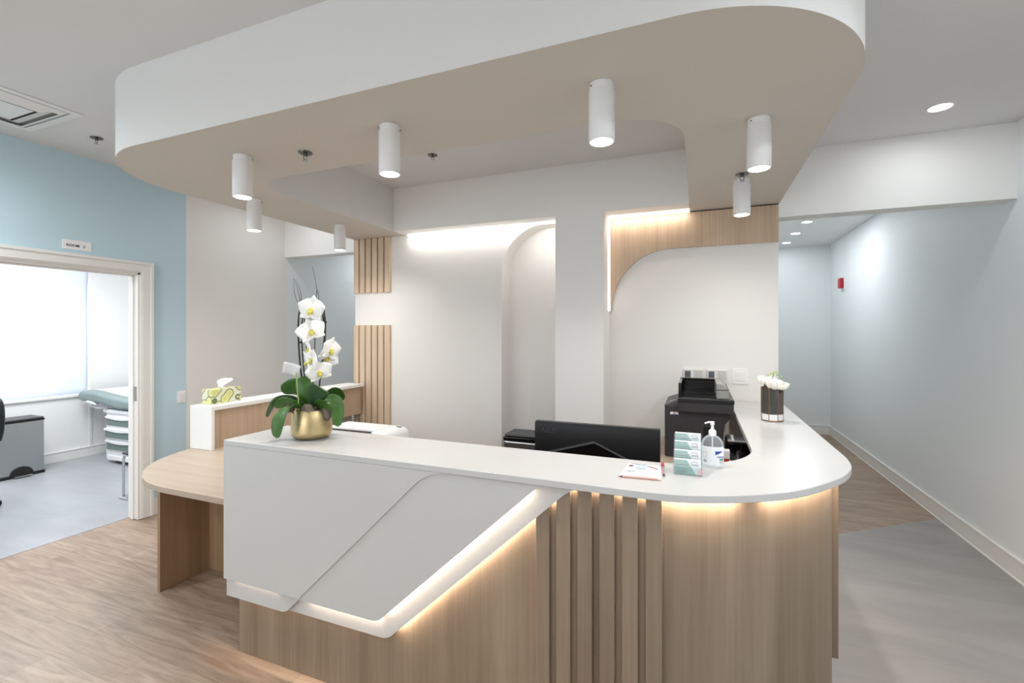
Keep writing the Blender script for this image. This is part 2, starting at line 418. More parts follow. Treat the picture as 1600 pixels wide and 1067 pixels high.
# baseboards
def baseboard(name, seg_boxes):
    m = MB()
    for b in seg_boxes: m.box(*b)
    return struct(m.build(name, M['trim'], bevel=.004))
baseboard('baseboard_right', [(XR-.014, XR, -3.4, 8.3, 0, .135), (XR-.020, XR, -3.4, 8.3, 0, .014), (XR-.018, XR, -3.4, 8.3, .123, .14)])
baseboard('baseboard_hall_end', [(.536, XR-.014, 8.286, 8.3, 0, .135), (.536, XR-.014, 8.282, 8.3, .123, .14)])
baseboard('baseboard_left', [(XL, XL+.014, 2.51, 3.85, 0, .135), (XL, XL+.014, -3.4, 1.2, 0, .135)])
baseboard('baseboard_left_hall', [(XL, XL+.014, 4.03, 7, 0, .135)])
baseboard('baseboard_treatment', [(-7.11, -7.096, .4, 4.6, 0, .12), (-7.11, -7.09, .4, 4.6, .108, .122), (-7.096, -4.41, 4.586, 4.6, 0, .12)])

# door frame: casing on the reception face plus lined jamb
def casing(y_in, y_out, z_in, z_out, d):
    return [(D0-y_in, 0.003), (D0-y_out, 0.003), (D0-y_out, z_out), (D1+y_out, z_out), (D1+y_out, 0.003), (D1+y_in, 0.003), (D1+y_in, z_in), (D0-y_in, z_in)]
m = MB()
m.prism(casing(-.004, .089, DZ-.004, 2.132, 0), XL, XL+.012, 'x')
m.prism(casing(.006, .084, DZ+.006, 2.127, 0), XL+.012, XL+.017, 'x')
m.prism(casing(.066, .089, DZ+.064, 2.132, 0), XL+.012, XL+.024, 'x')
struct(m.build('trim_door', M['trim'], bevel=.003))
m = MB(); m.box(XL-.125, XL+.002, D1-.022, D1, 0.003, DZ); m.box(XL-.125, XL+.002, D0, D0+.022, 0.003, DZ); m.box(XL-.125, XL+.002, D0, D1, DZ-.022, DZ)
m.box(XL-.075, XL-.045, D1-.034, D1-.022, .003, DZ-.022); m.box(XL-.075, XL-.045, D0, D1-.022, DZ-.034, DZ-.022)
jb = struct(m.build('door_1', M['trim'], bevel=.002))
B(XL-.040, XL-.012, D1-.0245, D1-.0215, .98, 1.10).build('strike_plate', M['steel'], jb, bevel=.001)

# ---------------------------------------------------------------- reception desk
TZ = 1.04            # countertop
outer = spline([(-.34, 1.537), (-.20, 1.537), (-.10, 1.541), (-.01, 1.560), (.15, 1.628), (.303, 1.736), (.44, 1.905), (.507, 2.022), (.546, 2.14), (.56, 2.28), (.56, 2.46), (.56, 2.7)], 6)
inner = arc(-.165, 2.285, .38, 0, -90, 16)
desk = thing('reception_desk', (-.8, 1.9, 0), 'white-topped curved reception desk with oak base, slats and a lit slanted white front panel', 'reception desk')
top = [(-2.09, 1.537)] + outer + [(.56, 3.815), (.215, 3.815)] + inner + [(-2.09, 1.905)]
MB().prism(top, TZ-.025, TZ).build('countertop', M['solid'], desk, bevel=.0025, smooth=True)
# base wall following the curve
bo = offset_curve(outer, .062)
b_out = [(-2.071, 1.605)] + [p for p in bo if p[0] > -.3] + [(.498, 3.81)]
b_in = offset_curve([p for p in bo if p[0] > -.3], .10)
base = b_out + [(.40, 3.81)] + b_in[::-1] + [(-2.071, 1.70)]
MB().prism(base, 0, TZ-.026).build('base_panel', M['oak'], desk, smooth=True)
B(-2.068, -2.045, 1.70, 1.88, 0, TZ-.026).build('end_panel', M['oak'], desk)
B(-2.09, -2.072, 1.56, 1.905, .295, TZ-.026).build('end_panel', M['solid'], desk, bevel=.002)
# slanted white front: left plate A in front, parallelogram plate B behind it, each on a backing that the LED strips wash
PB = .295; s_ = .922
def dx(z): return -1.18+(z-PB)/s_                       # lower right diagonal of B
A_full = fillet([(-2.09, PB), (-1.715, PB), (-.965, 1.0145), (-.36, 1.0149), (-.36, 1.0151), (-2.09, 1.0151)], [0, .07, .21, 0, 0, 0])
A_plate = fillet([(-2.09, PB+.088), (-1.715+.088*1.0424, PB+.088), (-.965, 1.0145), (-.36, 1.0149), (-.36, 1.0151), (-2.09, 1.0151)], [0, 0, .21, 0, 0, 0])
MB().prism(A_plate, 1.537, 1.5435, 'y').build('front_panel', M['solid'], desk, smooth=True)
MB().prism(A_full, 1.5525, 1.560, 'y').build('panel_backing', M['solid'], desk, smooth=True)
off = .078/math.sin(math.atan(s_))
B_plate = fillet([(-1.75, PB+.080), (dx(PB+.080)-off, PB+.080), (dx(1.0145)-off, 1.0145), (-.30, 1.0149), (-.30, 1.0151), (-1.0, 1.0151)], [0, .075, .10, 0, 0, 0])
B_full = fillet([(-1.85, PB), (dx(PB), PB), (dx(1.0145), 1.0145), (-.24, 1.0149), (-.24, 1.0151), (-1.0, 1.0151)], [0, .085, .15, 0, 0, 0])
MB().prism(B_plate, 1.5445, 1.551, 'y').build('recessed_panel', M['solid'], desk, bevel=.0025, smooth=True)
MB().prism(B_full, 1.5725, 1.58, 'y').build('recessed_panel_backing', M['solid'], desk, bevel=.0015, smooth=True)
# slats on the base
for i in range(6):
    x0 = -.5425+i*.0765
    zt = min(1.008, PB+(x0+.03+1.18)*s_+.03)
    B(x0, x0+.0505, 1.582, 1.606, .237, zt).build('slat', M['oak'], desk, bevel=.0012)
for y in (2.22, 2.296, 2.372, 2.448, 2.524):
    B(.497, .523, y, y+.05, .237, 1.008).build('slat', M['oak'], desk, bevel=.0012)
# led strips of the desk: small profiles with their light
def strip(p0, p1, direction, power, color=WARM, width=.006, prof=True, spread=None):
    p0, p1 = Vector(p0), Vector(p1); c = (p0+p1)/2
    area('strip_light', c, direction, (p1-p0).length, width, power*(p1-p0).length, color, desk, p1-p0, spread)
n_d = Vector((s_, 0, -1)).normalized()
# washes on the plate borders
strip((-1.59, 1.559, PB+.092), (dx(PB+.092)-off-.01, 1.559, PB+.092), (0, .25, -1), 1.1)
strip((dx(.40)-off-.012, 1.559, .412), (dx(.985)-off-.012, 1.559, .995), (n_d.x, .25, n_d.z), 1.1)
strip((-2.03, 1.548, PB+.094), (-1.64, 1.548, PB+.094), (0, .2, -1), .35)
# below the panel: down the wood and on the floor
strip((-2.06, 1.592, PB+.11), (-1.25, 1.592, PB+.11), (0, 0, -1), 3.0)
strip((dx(.34)-.02, 1.592, .345), (dx(.985)-.02, 1.592, .990), (n_d.x, .15, n_d.z), 3.4)
# under the countertop along slats and curve, with the gap the photo shows
strip((-.42, 1.594, 1.011), (-.10, 1.594, 1.011), (0, .1, -1), 3.4)
cur = offset_curve(outer, .040)
cur = [p for p in cur if p[0] > -.11]
k = 0
while k+3 < len(cur):
    a, b2 = cur[k], cur[k+3]
    if not (.165 < (a[0]+b2[0])/2 < .235 and a[1] < 2):
        strip((a[0], a[1], 1.0125), (b2[0], b2[1], 1.0125), (0, 0, -1), 4.2)
    k += 3
strip((.525, 2.75, 1.0125), (.525, 3.78, 1.0125), (0, 0, -1), 4.2)

# oak wing desk at the left, lower
wing = thing('wing_desk', (-2.7, 1.9, 0), 'low oak desk wing with rounded end and open knee space, left of the white panel', 'desk')
wt = [(-2.094, 1.555), (-2.094, 2.30), (-3.25, 2.30)] + arc(-2.55, 2.26, .705, 180, 270, 24)
MB().prism(wt, .72, .75).build('desk_top', M['maple'], wing, bevel=.0015, smooth=True)
B(-3.003, -2.978, 1.79, 2.112, 0, .72).build('side_panel', M['oakwing'], wing, bevel=.001)
B(-2.978, -2.09, 2.092, 2.112, 0, .72).build('modesty_panel', M['oakwing'], wing)
# white ledge at the left with an oak inner face
led = thing('transaction_ledge', (-3.15, 2.9, 0), 'white raised ledge with oak inner face carrying the tissue box', 'counter ledge')
m = MB(); m.box(-3.262, -3.048, 2.155, 3.70, 1.018, 1.045); m.box(-3.262, -3.048, 2.155, 2.178, .7505, 1.018)
m.build('ledge_shell', M['plate'], led, bevel=.0015)
B(-3.255, -3.085, 2.178, 3.70, .7505, 1.018).build('inner_panel', M['oakarch'], led)
B(-3.262, -3.20, 2.305, 3.70, 0, .7495).build('ledge_panel', M['solid'], led)
# staff work surface
wk = thing('work_desk', (-.8, 2.2, 0), 'oak staff work surface running behind the reception counter under the monitor', 'desk')
wd = [(-2.04, 1.72), (-.05, 1.72), (.38, 2.15), (.38, 3.80), (-.26, 3.80), (-.26, 2.5), (-2.04, 2.5)]
MB().prism(wd, .715, .745).build('desk_top', M['maple'], wk, bevel=.0015)
B(-2.03, -2.01, 2.12, 2.46, 0, .715).build('side_panel', M['oak'], wk)
B(-.25, -.23, 3.1, 3.78, 0, .715).build('side_panel', M['oak'], wk)
B(-3.04, -2.045, 2.32, 3.0, .715, .745).build('desk_top', M['maple'], wk, bevel=.0015)
B(-3.03, -3.01, 2.34, 2.98, 0, .715).build('side_panel', M['oak'], wk)

# ---------------------------------------------------------------- back wall pieces
def slat_set(label, z0, z1):
    t = thing('slat_panel', (-2.98, 3.735, z0), label, 'wall slats')
    for i in range(6):
        x0 = -3.198+i*.0745
        B(x0, x0+.058, 3.724, 3.749, z0, z1).build('slat', M['oakslat'], t, bevel=.0012)
slat_set('upper set of six short oak wall slats hanging below the canopy', 1.94, KZ-.002)
slat_set('lower set of six tall oak wall slats standing behind the orchid', .0, 1.62)
ap = [(-.671, KZ-.004), (-.671, 1.716), (-.654, 1.716)] + [(-.20+.455*math.cos(math.radians(a)), 1.716+.484*math.sin(math.radians(a))) for a in range(178, 89, -4)] + [(.535, 2.2), (.535, KZ-.010), (-.05, KZ-.010), (-.05, KZ-.004)]
apn = tag(MB().prism(ap, 3.80, 3.8195, 'y').build('arch_panel', M['oakarch'], smooth=True), 'oak wall panel with a curved arch cut-out, right of the white column', 'wall panel')
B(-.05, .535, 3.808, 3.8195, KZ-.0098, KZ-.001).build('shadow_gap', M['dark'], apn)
# light strips in niche and alcove
t = thing('niche_light', (-1.8, 3.68, KZ-.02), 'bright white light strip along the top of the arched wall niche', 'light strip')
B(-2.55, -1.058, 3.715, 3.745, KZ-.012, KZ-.002).build('diffuser', M['led'], t)
area('strip_light', (-1.8, 3.715, KZ-.014), (0, .5, -1), 1.45, .03, 6.0, NEUTRAL, t, (1, 0, 0))
t = thing('alcove_light', (-.36, 3.77, KZ-.02), 'warm white light strip framing the top left of the oak arch panel', 'light strip')
B(-.662, -.062, 3.715, 3.798, KZ-.012, KZ-.002).build('diffuser', M['ledwarm'], t)
B(-.671, -.662, 3.74, 3.798, 1.72, KZ-.012).build('diffuser', M['ledwarm'], t)
area('strip_light', (-.36, 3.75, KZ-.014), (0, .3, -1), .58, .05, 1.7, (1, .88, .76), t, (1, 0, 0))

# ---------------------------------------------------------------- ceiling lights
CYL = [((-2.225, 1.742), 'white cylinder ceiling light at the left end of the canopy front beam'),
       ((-1.288, 1.735), 'white cylinder ceiling light on the canopy front beam above the orchid side, left of centre'),
       ((-.335, 1.735), 'largest-looking white cylinder ceiling light, right of centre on the canopy front beam'),
       ((.245, 2.273), 'white cylinder ceiling light on the right canopy arm, nearer the front'),
       ((-2.88, 2.343), 'white cylinder ceiling light on the left canopy arm, just behind the front left one'),
       ((-2.88, 3.18), 'white cylinder ceiling light on the left canopy arm beside the upper wall slats'),
       ((.245, 3.13), 'white cylinder ceiling light on the right canopy arm in front of the oak arch panel')]
def cylinder_light(loc, label):
    x, y = loc
    t = thing('cylinder_light', (x, y, KZ), label, 'ceiling light', 'cylinder lights under the canopy')
    MB().lathe([(0, KZ-.001), (.045, KZ-.001), (.045, KZ-.03), (0, KZ-.03)], (x, y)).build('ceiling_base', M['lamp'], t, smooth=True)
    MB().lathe([(0, KZ-.03), (.047, KZ-.03), (.048, KZ-.032), (.048, KZ-.213), (.0465, KZ-.216), (.042, KZ-.216), (.042, KZ-.205), (0, KZ-.205)], (x, y)).build('lamp_body', M['lamp'], t, smooth=True)
    MB().lathe([(0, KZ-.2185), (.034, KZ-.218), (.0415, KZ-.214), (.0415, KZ-.206), (0, KZ-.206)], (x, y)).build('lens', M['lens'], t, smooth=True)
    for a in (.6, 3.9):
        MB().ball((x+.046*math.cos(a), y+.046*math.sin(a), KZ-.014), .0035, sub=1).build('screw', M['dark'], t)
    l = bpy.data.lights.new('cylinder_spot', 'SPOT'); l.energy = SPOT; l.color = NEUTRAL; l.spot_size = math.radians(168); l.spot_blend = 1.0; l.shadow_soft_size = .035
    so = bpy.data.objects.new('cylinder_spot', l); COL.objects.link(so); so.parent = t; so.location = (0, 0, -.225)
    return t
SPOT = 30
first = cylinder_light(*CYL[0])
for loc, label in CYL[1:]: copy_tree(first, (loc[0], loc[1], KZ), label)

def downlight(x, y, label, power, group):
    t = thing('recessed_downlight', (x, y, CZ), label, 'ceiling light', group)
    MB().lathe([(.055, CZ-.001), (.066, CZ-.001), (.066, CZ-.004), (.055, CZ-.006)], (x, y)).build('trim_ring', M['lamp'], t, smooth=True)
    MB().lathe([(0, CZ-.007), (.045, CZ-.0055), (.055, CZ-.001), (0, CZ-.001)], (x, y)).build('lens', M['lens2'], t, smooth=True)
    l = bpy.data.lights.new('downlight_disk', 'AREA'); l.shape = 'DISK'; l.size = .10; l.energy = power; l.color = COOL
    so = bpy.data.objects.new('downlight_disk', l); COL.objects.link(so); so.parent = t; so.location = (0, 0, -.012)
    return t
downlight(1.314, 3.455, 'round recessed ceiling light in front of the right hall header', 2.3, None)
for y, lb in ((6.456, 'nearest of the three recessed lights in the right hall ceiling'), (7.155, 'middle one of the three recessed lights in the right hall ceiling'), (7.85, 'farthest of the three recessed lights in the right hall ceiling')):
    downlight(1.205, y, lb, {6.456: 11.5, 7.155: 4, 7.85: 1.6}[y], 'hall ceiling lights')

# unseen fill spots added to brighten the walls, left hall and waiting area
for x, y, p in ((-3.75, 5.4, 30), (-3.78, .7, 92), (-3.3, -.6, 62), (-1.6, -1.4, 14), (.2, -1.4, 14), (1.25, 1.0, 80), (1.2, -.5, 60)):
    l = bpy.data.lights.new('fill_spot', 'SPOT'); l.energy = p; l.color = COOL; l.spot_size = math.radians(176); l.spot_blend = .7; l.shadow_soft_size = .05
    so = bpy.data.objects.new('fill_spot', l); COL.objects.link(so); so.location = (x, y, CZ-.02)

l = bpy.data.lights.new('left_fill_disk', 'AREA'); l.shape = 'DISK'; l.size = .10; l.energy = 2.6; l.color = COOL  # unseen disk light added above the canopy edge to brighten the left wall
so = bpy.data.objects.new('left_fill_disk', l); COL.objects.link(so); so.location = (-3.75, 3.42, CZ-.012)

# sprinklers
def sprinkler(x, y, z, label):
    t = thing('sprinkler_head', (x, y, z), label, 'sprinkler', 'ceiling sprinklers')
    MB().lathe([(0, z-.001), (.036, z-.001), (.034, z-.006), (.016, z-.007), (0, z-.007)], (x, y), 24).build('escutcheon', M['sprinkler'], t, smooth=True)
    m = MB(); m.lathe([(0, z-.007), (.011, z-.007), (.010, z-.018), (0, z-.018)], (x, y), 12)
    for s in (-1, 1): m.tube([(x+s*.009, y, z-.017), (x+s*.012, y, z-.028), (x, y, z-.040)], .0022, 6)
    m.build('frame', M['sprinkler'], t, smooth=True)
    MB().lathe([(0, z-.040), (.014, z-.041), (.014, z-.043), (0, z-.043)], (x, y), 16).build('deflector', M['chrome'], t, smooth=True)
    return t
sp = sprinkler(-1.876, 1.823, KZ, 'chrome sprinkler head under the canopy between its first two cylinder lights')
copy_tree(sp, (.237, 3.02, KZ), 'chrome sprinkler head on the right canopy arm just behind the cylinder light')
copy_tree(sp, (-1.833, 2.987, CZ), 'chrome sprinkler head on the ceiling inside the canopy opening')
copy_tree(sp, (-3.783, 1.875, CZ), 'chrome sprinkler head on the main ceiling above the blue wall')

# ceiling air diffuser
vx0, vx1, vy0, vy1 = -4.06, -3.46, 1.06, 1.655
t = thing('air_vent', ((vx0+vx1)/2, (vy0+vy1)/2, CZ), 'square white ceiling air vent with nested louvres at upper left', 'air vent')
def ring(m, a, b, z0, z1):
    for q in ((vx0+a, vx1-a, vy0+a, vy0+b), (vx0+a, vx1-a, vy1-b, vy1-a), (vx0+a, vx0+b, vy0+b, vy1-b), (vx1-b, vx1-a, vy0+b, vy1-b)): m.box(*q, z0, z1)
m = MB(); ring(m, 0, .045, CZ-.006, CZ-.001); m.build('frame', M['lamp'], t, bevel=.002)
B(vx0+.04, vx1-.04, vy0+.04, vy1-.04, CZ-.0012, CZ-.0002).build('duct', M['duct'], t)
def louvre(a, b, z0, z1):
    m = MB(); P = []
    for d, z in ((a, z0), (b, z1)):
        P.append([m.bm.verts.new((x, y, z)) for x, y in ((vx0+d, vy0+d), (vx1-d, vy0+d), (vx1-d, vy1-d), (vx0+d, vy1-d))])
    for i in range(4): m.bm.faces.new((P[0][i], P[0][(i+1) % 4], P[1][(i+1) % 4], P[1][i]))
    return m
louvre(.085, .055, CZ-.018, CZ-.004).build('louvre', M['lamp'], t, solid=.002)
louvre(.15, .10, CZ-.022, CZ-.005).build('louvre', M['lamp'], t, solid=.002)
B(vx0+.165, vx1-.165, vy0+.165, vy1-.165, CZ-.022, CZ-.018).build('centre_plate', M['lamp'], t, bevel=.002)

# ---------------------------------------------------------------- wall fittings
t = thing('room_sign', (XL, 2.006, 2.16), 'small white door sign reading ROOM 2 on the blue wall', 'sign')
B(XL, XL+.004, 1.918, 2.094, 2.160, 2.2305).build('plate', M['plate'], t, bevel=.001)
text('lettering', 'ROOM', .026, M['text'], t, (XL+.0042, 1.979, 2.190), (PI/2, 0, PI/2))
text('lettering', '2', .026, M['text'], t, (XL+.0042, 2.046, 2.190), (PI/2, 0, PI/2))
t = thing('light_switch', (XL, 2.755, .925), 'single white light switch at the edge of the blue wall', 'light switch')
B(XL, XL+.006, 2.718, 2.794, .92, 1.026).build('wall_plate', M['plate'], t, bevel=.002)
B(XL+.006, XL+.011, 2.740, 2.772, .94, 1.006).build('rocker', M['whitep'], t, bevel=.0015)
t = thing('fire_alarm_pull', (XR, 7.635, 2.15), 'red fire alarm box on the right hall wall', 'fire alarm')
B(XR-.012, XR, 7.555, 7.715, 2.135, 2.315).build('back_plate', M['whitep'], t, bevel=.003)
B(XR-.055, XR-.012, 7.575, 7.695, 2.155, 2.295).build('housing', M['red'], t, bevel=.012)
def thermostat(x0, x1, z0, z1, label):
    t = thing('thermostat', ((x0+x1)/2, 3.82, z0), label, 'thermostat')
    w, h = x1-x0, z1-z0
    B(x0, x1, 3.795, 3.8195, z0, z1).build('housing', M['greyp2'], t, bevel=.004)
    B(x0+w*.08, x0+w*.37, 3.7935, 3.7955, z0+h*.42, z0+h*.88).build('screen', M['screen'], t)
    for k in range(2): B(x0+w*.42, x0+w*.50, 3.793, 3.7955, z0+h*(.45+.25*k), z0+h*(.58+.25*k)).build('button', M['whitep'], t)
    B(x0+w*.53, x0+w*.95, 3.7932, 3.7955, z0+h*.30, z0+h*.92).build('speaker_grille', M['greyp3'], t)
    B(x0+w*.66, x0+w*.86, 3.7938, 3.7955, z0+h*.10, z0+h*.16).build('printed_mark', M['greyprint'], t)
M['greyp2'] = mat('thermostat_white', (220, 219, 214), .45); M['greyp3'] = mat('thermostat_grille', (198, 197, 192), .55)
thermostat(-.107, .035, 1.163, 1.268, 'white wall thermostat with small dark screen, left one of the pair')
thermostat(.060, .200, 1.165, 1.268, 'white wall thermostat with small dark screen, right one of the pair')
t = thing('double_switch', (.29, 3.82, 1.166), 'white double rocker switch beside the thermostats on the alcove wall', 'light switch')
B(.236, .344, 3.813, 3.8195, 1.166, 1.282).build('wall_plate', M['plate'], t, bevel=.002)
for x in (.255, .295): B(x, x+.032, 3.808, 3.8135, 1.19, 1.258).build('rocker', M['whitep'], t, bevel=.0015)

# ---------------------------------------------------------------- orchid
OX, OY = -1.745, 1.735
orc = thing('potted_orchid', (OX, OY, TZ), 'white moth orchid in a brass pot on the reception counter', 'plant')
RV = Vector((.9282, .3720, 0)); DV = Vector((-.3720, .9282, 0))
def O(u, d, z): return Vector((OX, OY, z))+RV*u+DV*d
MB().lathe([(0, 1.0405), (.068, 1.0405), (.080, 1.046), (.0925, 1.062), (.0945, 1.075), (.091, 1.12), (.0885, 1.178), (.0865, 1.18), (.0845, 1.178), (.086, 1.12), (.086, 1.08), (0, 1.07)], (OX, OY), 48).build('pot', M['brass'], orc, smooth=True, angle=50)
def blob(cx, cd_, cz, r, sc):
    m = MB(); m.ball((0, 0, 0), r, sc, 3)
    for v in m.bm.verts: v.co *= 1+.10*math.sin(v.co.x*190+v.co.y*140)*math.cos(v.co.z*170)
    c = O(cx, cd_, cz)
    for v in m.bm.verts: v.co += c
    return m
blob(0, 0, 1.155, .082, (1, 1, .35)).build('moss', M['moss'], orc, smooth=True)
blob(.005, -.060, 1.182, .036, (1.1, .7, .8)).build('moss', M['moss'], orc, smooth=True)
blob(.088, -.03, 1.165, .03, (.7, .7, 1.3)).build('moss', M['moss'], orc, smooth=True)
blob(-.088, -.04, 1.19, .026, (1.1, .8, .9)).build('moss', M['moss'], orc, smooth=True)
def leaf(pts, width, m, fold=.25, side=(0, 0, 1), tip=.5):
    """strap leaf along pts (u,d,z); side = direction across the blade in (u,d,z)"""
    P = [O(*p) for p in spline(pts, 8)]; n = len(P)-1
    sv = (RV*side[0]+DV*side[1]+Vector((0, 0, side[2]))).normalized()
    def f(u, v):
        i = min(int(u*n), n-1); p = P[i].lerp(P[i+1], u*n-i); t = (P[i+1]-P[i]).normalized()
        s = (sv-t*sv.dot(t)).normalized(); nn = t.cross(s)
        ww = width*(.38+.62*min(1, u*1.7))*math.sqrt(max(0.0, 1-max(0, (u-tip)/(1-tip))**2.2))
        a = 2*v-1
        return p+s*a*ww*.5+nn*abs(a)**1.3*ww*.5*fold
    return MB().grid(f, 24, 10).build('leaf', m, orc, smooth=True, solid=.002)
L1, L2 = M['leaf'], M['leaf2']
leaf([(-.02, -.05, 1.185), (-.055, -.10, 1.20), (-.085, -.13, 1.15), (-.102, -.135, 1.065)], .082, L1, .3, (.9, -.3, .35))   # drooping at front left
leaf([(-.03, 0, 1.19), (-.09, -.02, 1.225), (-.15, -.04, 1.21), (-.188, -.05, 1.145)], .078, L2, .25, (.3, -.7, .6))        # far left
leaf([(-.01, .02, 1.19), (-.05, .03, 1.26), (-.10, .03, 1.278), (-.158, .02, 1.262)], .095, L1, .15, (.1, -.35, .9))         # upper left
leaf([(-.01, .0, 1.19), (-.02, -.02, 1.24), (-.03, -.02, 1.30), (-.045, -.01, 1.335)], .085, L1, .2, (.9, .2, .1))
leaf([(.01, .0, 1.19), (.03, -.03, 1.25), (.07, -.06, 1.285), (.115, -.08, 1.265)], .105, L2, .3, (-.4, -.6, .75))           # big right
leaf([(.02, -.02, 1.19), (.09, -.04, 1.228), (.142, -.05, 1.205), (.146, -.05, 1.10)], .066, L1, .25, (.9, .25, .35))         # right drooping
leaf([(.02, .03, 1.19), (.07, .04, 1.225), (.12, .03, 1.245), (.155, .02, 1.235)], .09, L1, .2, (0, -.4, .9))                # right back
leaf([(.03, -.02, 1.19), (.065, -.05, 1.21), (.10, -.07, 1.212), (.135, -.08, 1.19)], .075, L1, .25, (-.1, -.6, .7))
leaf([(-.02, -.02, 1.185), (-.05, -.06, 1.205), (-.10, -.06, 1.215), (-.15, -.05, 1.19)], .07, L1, .2, (.1, -.6, .7))
# stems bent into a hoop, second stem, twigs
def stem(pts, r, m='stem', name='stem', n=8, r1=None):
    return MB().tube([O(*p) for p in spline(pts, n)], r, 7, r1).build(name, M[m], orc, smooth=True)
hoop = [(-.022, 0, 1.17), (-.045, 0, 1.30), (-.06, 0, 1.44), (-.065, 0, 1.58), (-.055, 0, 1.665), (-.02, 0, 1.705), (.025, 0, 1.695), (.06, .0, 1.64), (.066, 0, 1.56), (.058, 0, 1.44), (.04, 0, 1.36)]
stem(hoop, .0042)
stem([(-.012, .01, 1.17), (-.04, .01, 1.34), (-.052, .01, 1.52), (-.046, .01, 1.64), (-.02, .01, 1.69), (.03, .01, 1.68), (.055, .01, 1.60), (.058, .01, 1.50)], .0034)
stem([(.03, 0, 1.17), (.035, 0, 1.26), (.05, 0, 1.42), (.064, 0, 1.56), (.06, .0, 1.66)], .0036)
stem([(.01, .01, 1.17), (-.008, .01, 1.30), (-.03, .01, 1.48), (-.04, .01, 1.62)], .0026)
stem([(-.005, -.01, 1.17), (.012, -.01, 1.30), (.02, -.01, 1.50), (.022, -.01, 1.66)], .0022, 'twig')
for q in ([(-.055, 0, 1.67), (-.06, 0, 1.72), (-.072, 0, 1.77), (-.090, 0, 1.812)], [(-.055, 0, 1.67), (-.074, 0, 1.71), (-.085, 0, 1.75), (-.088, 0, 1.79)], [(-.055, 0, 1.67), (-.052, 0, 1.73), (-.066, 0, 1.78), (-.084, 0, 1.81)],
          [(.015, 0, 1.69), (.026, 0, 1.74), (.018, 0, 1.80), (.002, 0, 1.875)], [(.03, 0, 1.68), (.034, 0, 1.72), (.028, 0, 1.755), (.016, 0, 1.71)]):
    stem(q, .0016, 'twig', 'twig', 6, .0007)
for z, u in ((1.53, -.058), (1.50, -.052), (1.60, .066), (1.47, .06)):
    MB().ball(O(u, 0, z), .008, (1, 1, .7)).build('plant_clip', M['black'], orc, smooth=True)
def flower(u, d, z, size, yaw, pitch, roll=0):
    """moth orchid bloom: three sepals, two wide petals, a lip; faces -y before rotation"""
    R = Matrix.Rotation(yaw, 3, 'Z') @ Matrix.Rotation(pitch, 3, 'X') @ Matrix.Rotation(roll, 3, 'Y')
    A = Matrix((RV, DV, Vector((0, 0, 1)))).transposed()
    c = O(u, d, z)
    m = MB()
    def petal(ang, length, width, cup, lift):
        def f(a, b):
            w = width*math.sin(PI*min(1, .10+.90*a**.75))**.8*(2*b-1)
            w = w if a < .999 else 0
            yy = -lift-cup*(a*a)*length*.35+.18*abs(2*b-1)**2*width*.6
            p = Vector((w, yy, a*length)); p = Matrix.Rotation(ang, 3, 'Y') @ p
            return c+A @ (R @ (p*size))
        m.grid(f, 10, 8)
    petal(0, .52, .20, .3, 0); petal(math.radians(125), .50, .19, .2, 0); petal(math.radians(-125), .50, .19, .2, 0)
    petal(math.radians(72), .56, .34, .35, .03); petal(math.radians(-72), .56, .34, .35, .03)
    fl = m.build('flower', M['petal'], orc, smooth=True, solid=.0012)
    k = MB(); k.ball((0, 0, 0), .085, (1, .9, 1), 2); k.ball((0, -.05, -.10), .07, (1.1, .9, 1.3), 2); k.ball((.07, -.04, -.06), .045, (.8, .8, 1), 1); k.ball((-.07, -.04, -.06), .045, (.8, .8, 1), 1)
    for v in k.bm.verts: v.co = c+A @ (R @ (v.co*size+Vector((0, -.05*size, 0))))
    k.build('lip', M['lip'], fl, smooth=True)
flower(.016, -.035, 1.655, .142, -.25, -.1, .15)
flower(.012, -.03, 1.553, .130, .2, -.15, -.35)
flower(-.002, -.02, 1.468, .108, -1.0, .2, .6)
flower(.02, -.04, 1.418, .110, -.7, .0, .4)
flower(.094, -.01, 1.462, .128, 1.3, .1, .2)
flower(.072, .015, 1.425, .115, .9, .3, .8)
flower(.052, -.035, 1.358, .118, .5, .1, -.3)
flower(-.02, .0, 1.40, .105, -.9, .15, 1.1)
for q in ([(.064, 0, 1.44), (.075, 0, 1.452), (.085, 0, 1.455)], [(.056, 0, 1.40), (.06, -.02, 1.38), (.054, -.03, 1.36)], [(-.03, .01, 1.48), (-.02, -.01, 1.475), (-.008, -.02, 1.47)]):
    stem(q, .0018)
ct = MB(); c0 = O(-.072, -.06, 1.372)
def cardf(a, b): return c0+RV*(.078*(a-.5)+.026*(b-.5))+DV*(-.03*(b-.5)+.012*math.sin(3*a))+Vector((0, 0, .058*(b-.5)+.022*(.5-a)))
ct.grid(cardf, 6, 4); tagc = ct.build('care_card', M['paper'], orc, solid=.001, smooth=True)
MB().tube([O(-.03, -.065, 1.17), O(-.04, -.065, 1.28), O(-.048, -.06, 1.36)], .0028, 7).build('card_stake', M['sprig'], tagc)

# ---------------------------------------------------------------- tissue box on the ledge
tb = thing('tissue_box', (-3.203, 2.342, 1.0455), 'tissue box printed with green leaves on the white ledge', 'tissue box')
B(-3.256, -3.150, 2.232, 2.452, 1.0455, 1.146).build('carton', M['tissuebox'], tb, bevel=.002)
def tis(a, b):
    s = 2*b-1
    return (-3.203+.035*s*(1-.35*a)+.012*math.sin(5*a+3*b), 2.335+.05*(a-.2)+.05*s*a*.9+.02*math.sin(4*b), 1.145+.072*a-.018*a*abs(s)**2+.004*math.sin(9*b))
MB().grid(tis, 12, 12).build('tissue', M['paper'], tb, smooth=True, solid=.0008)

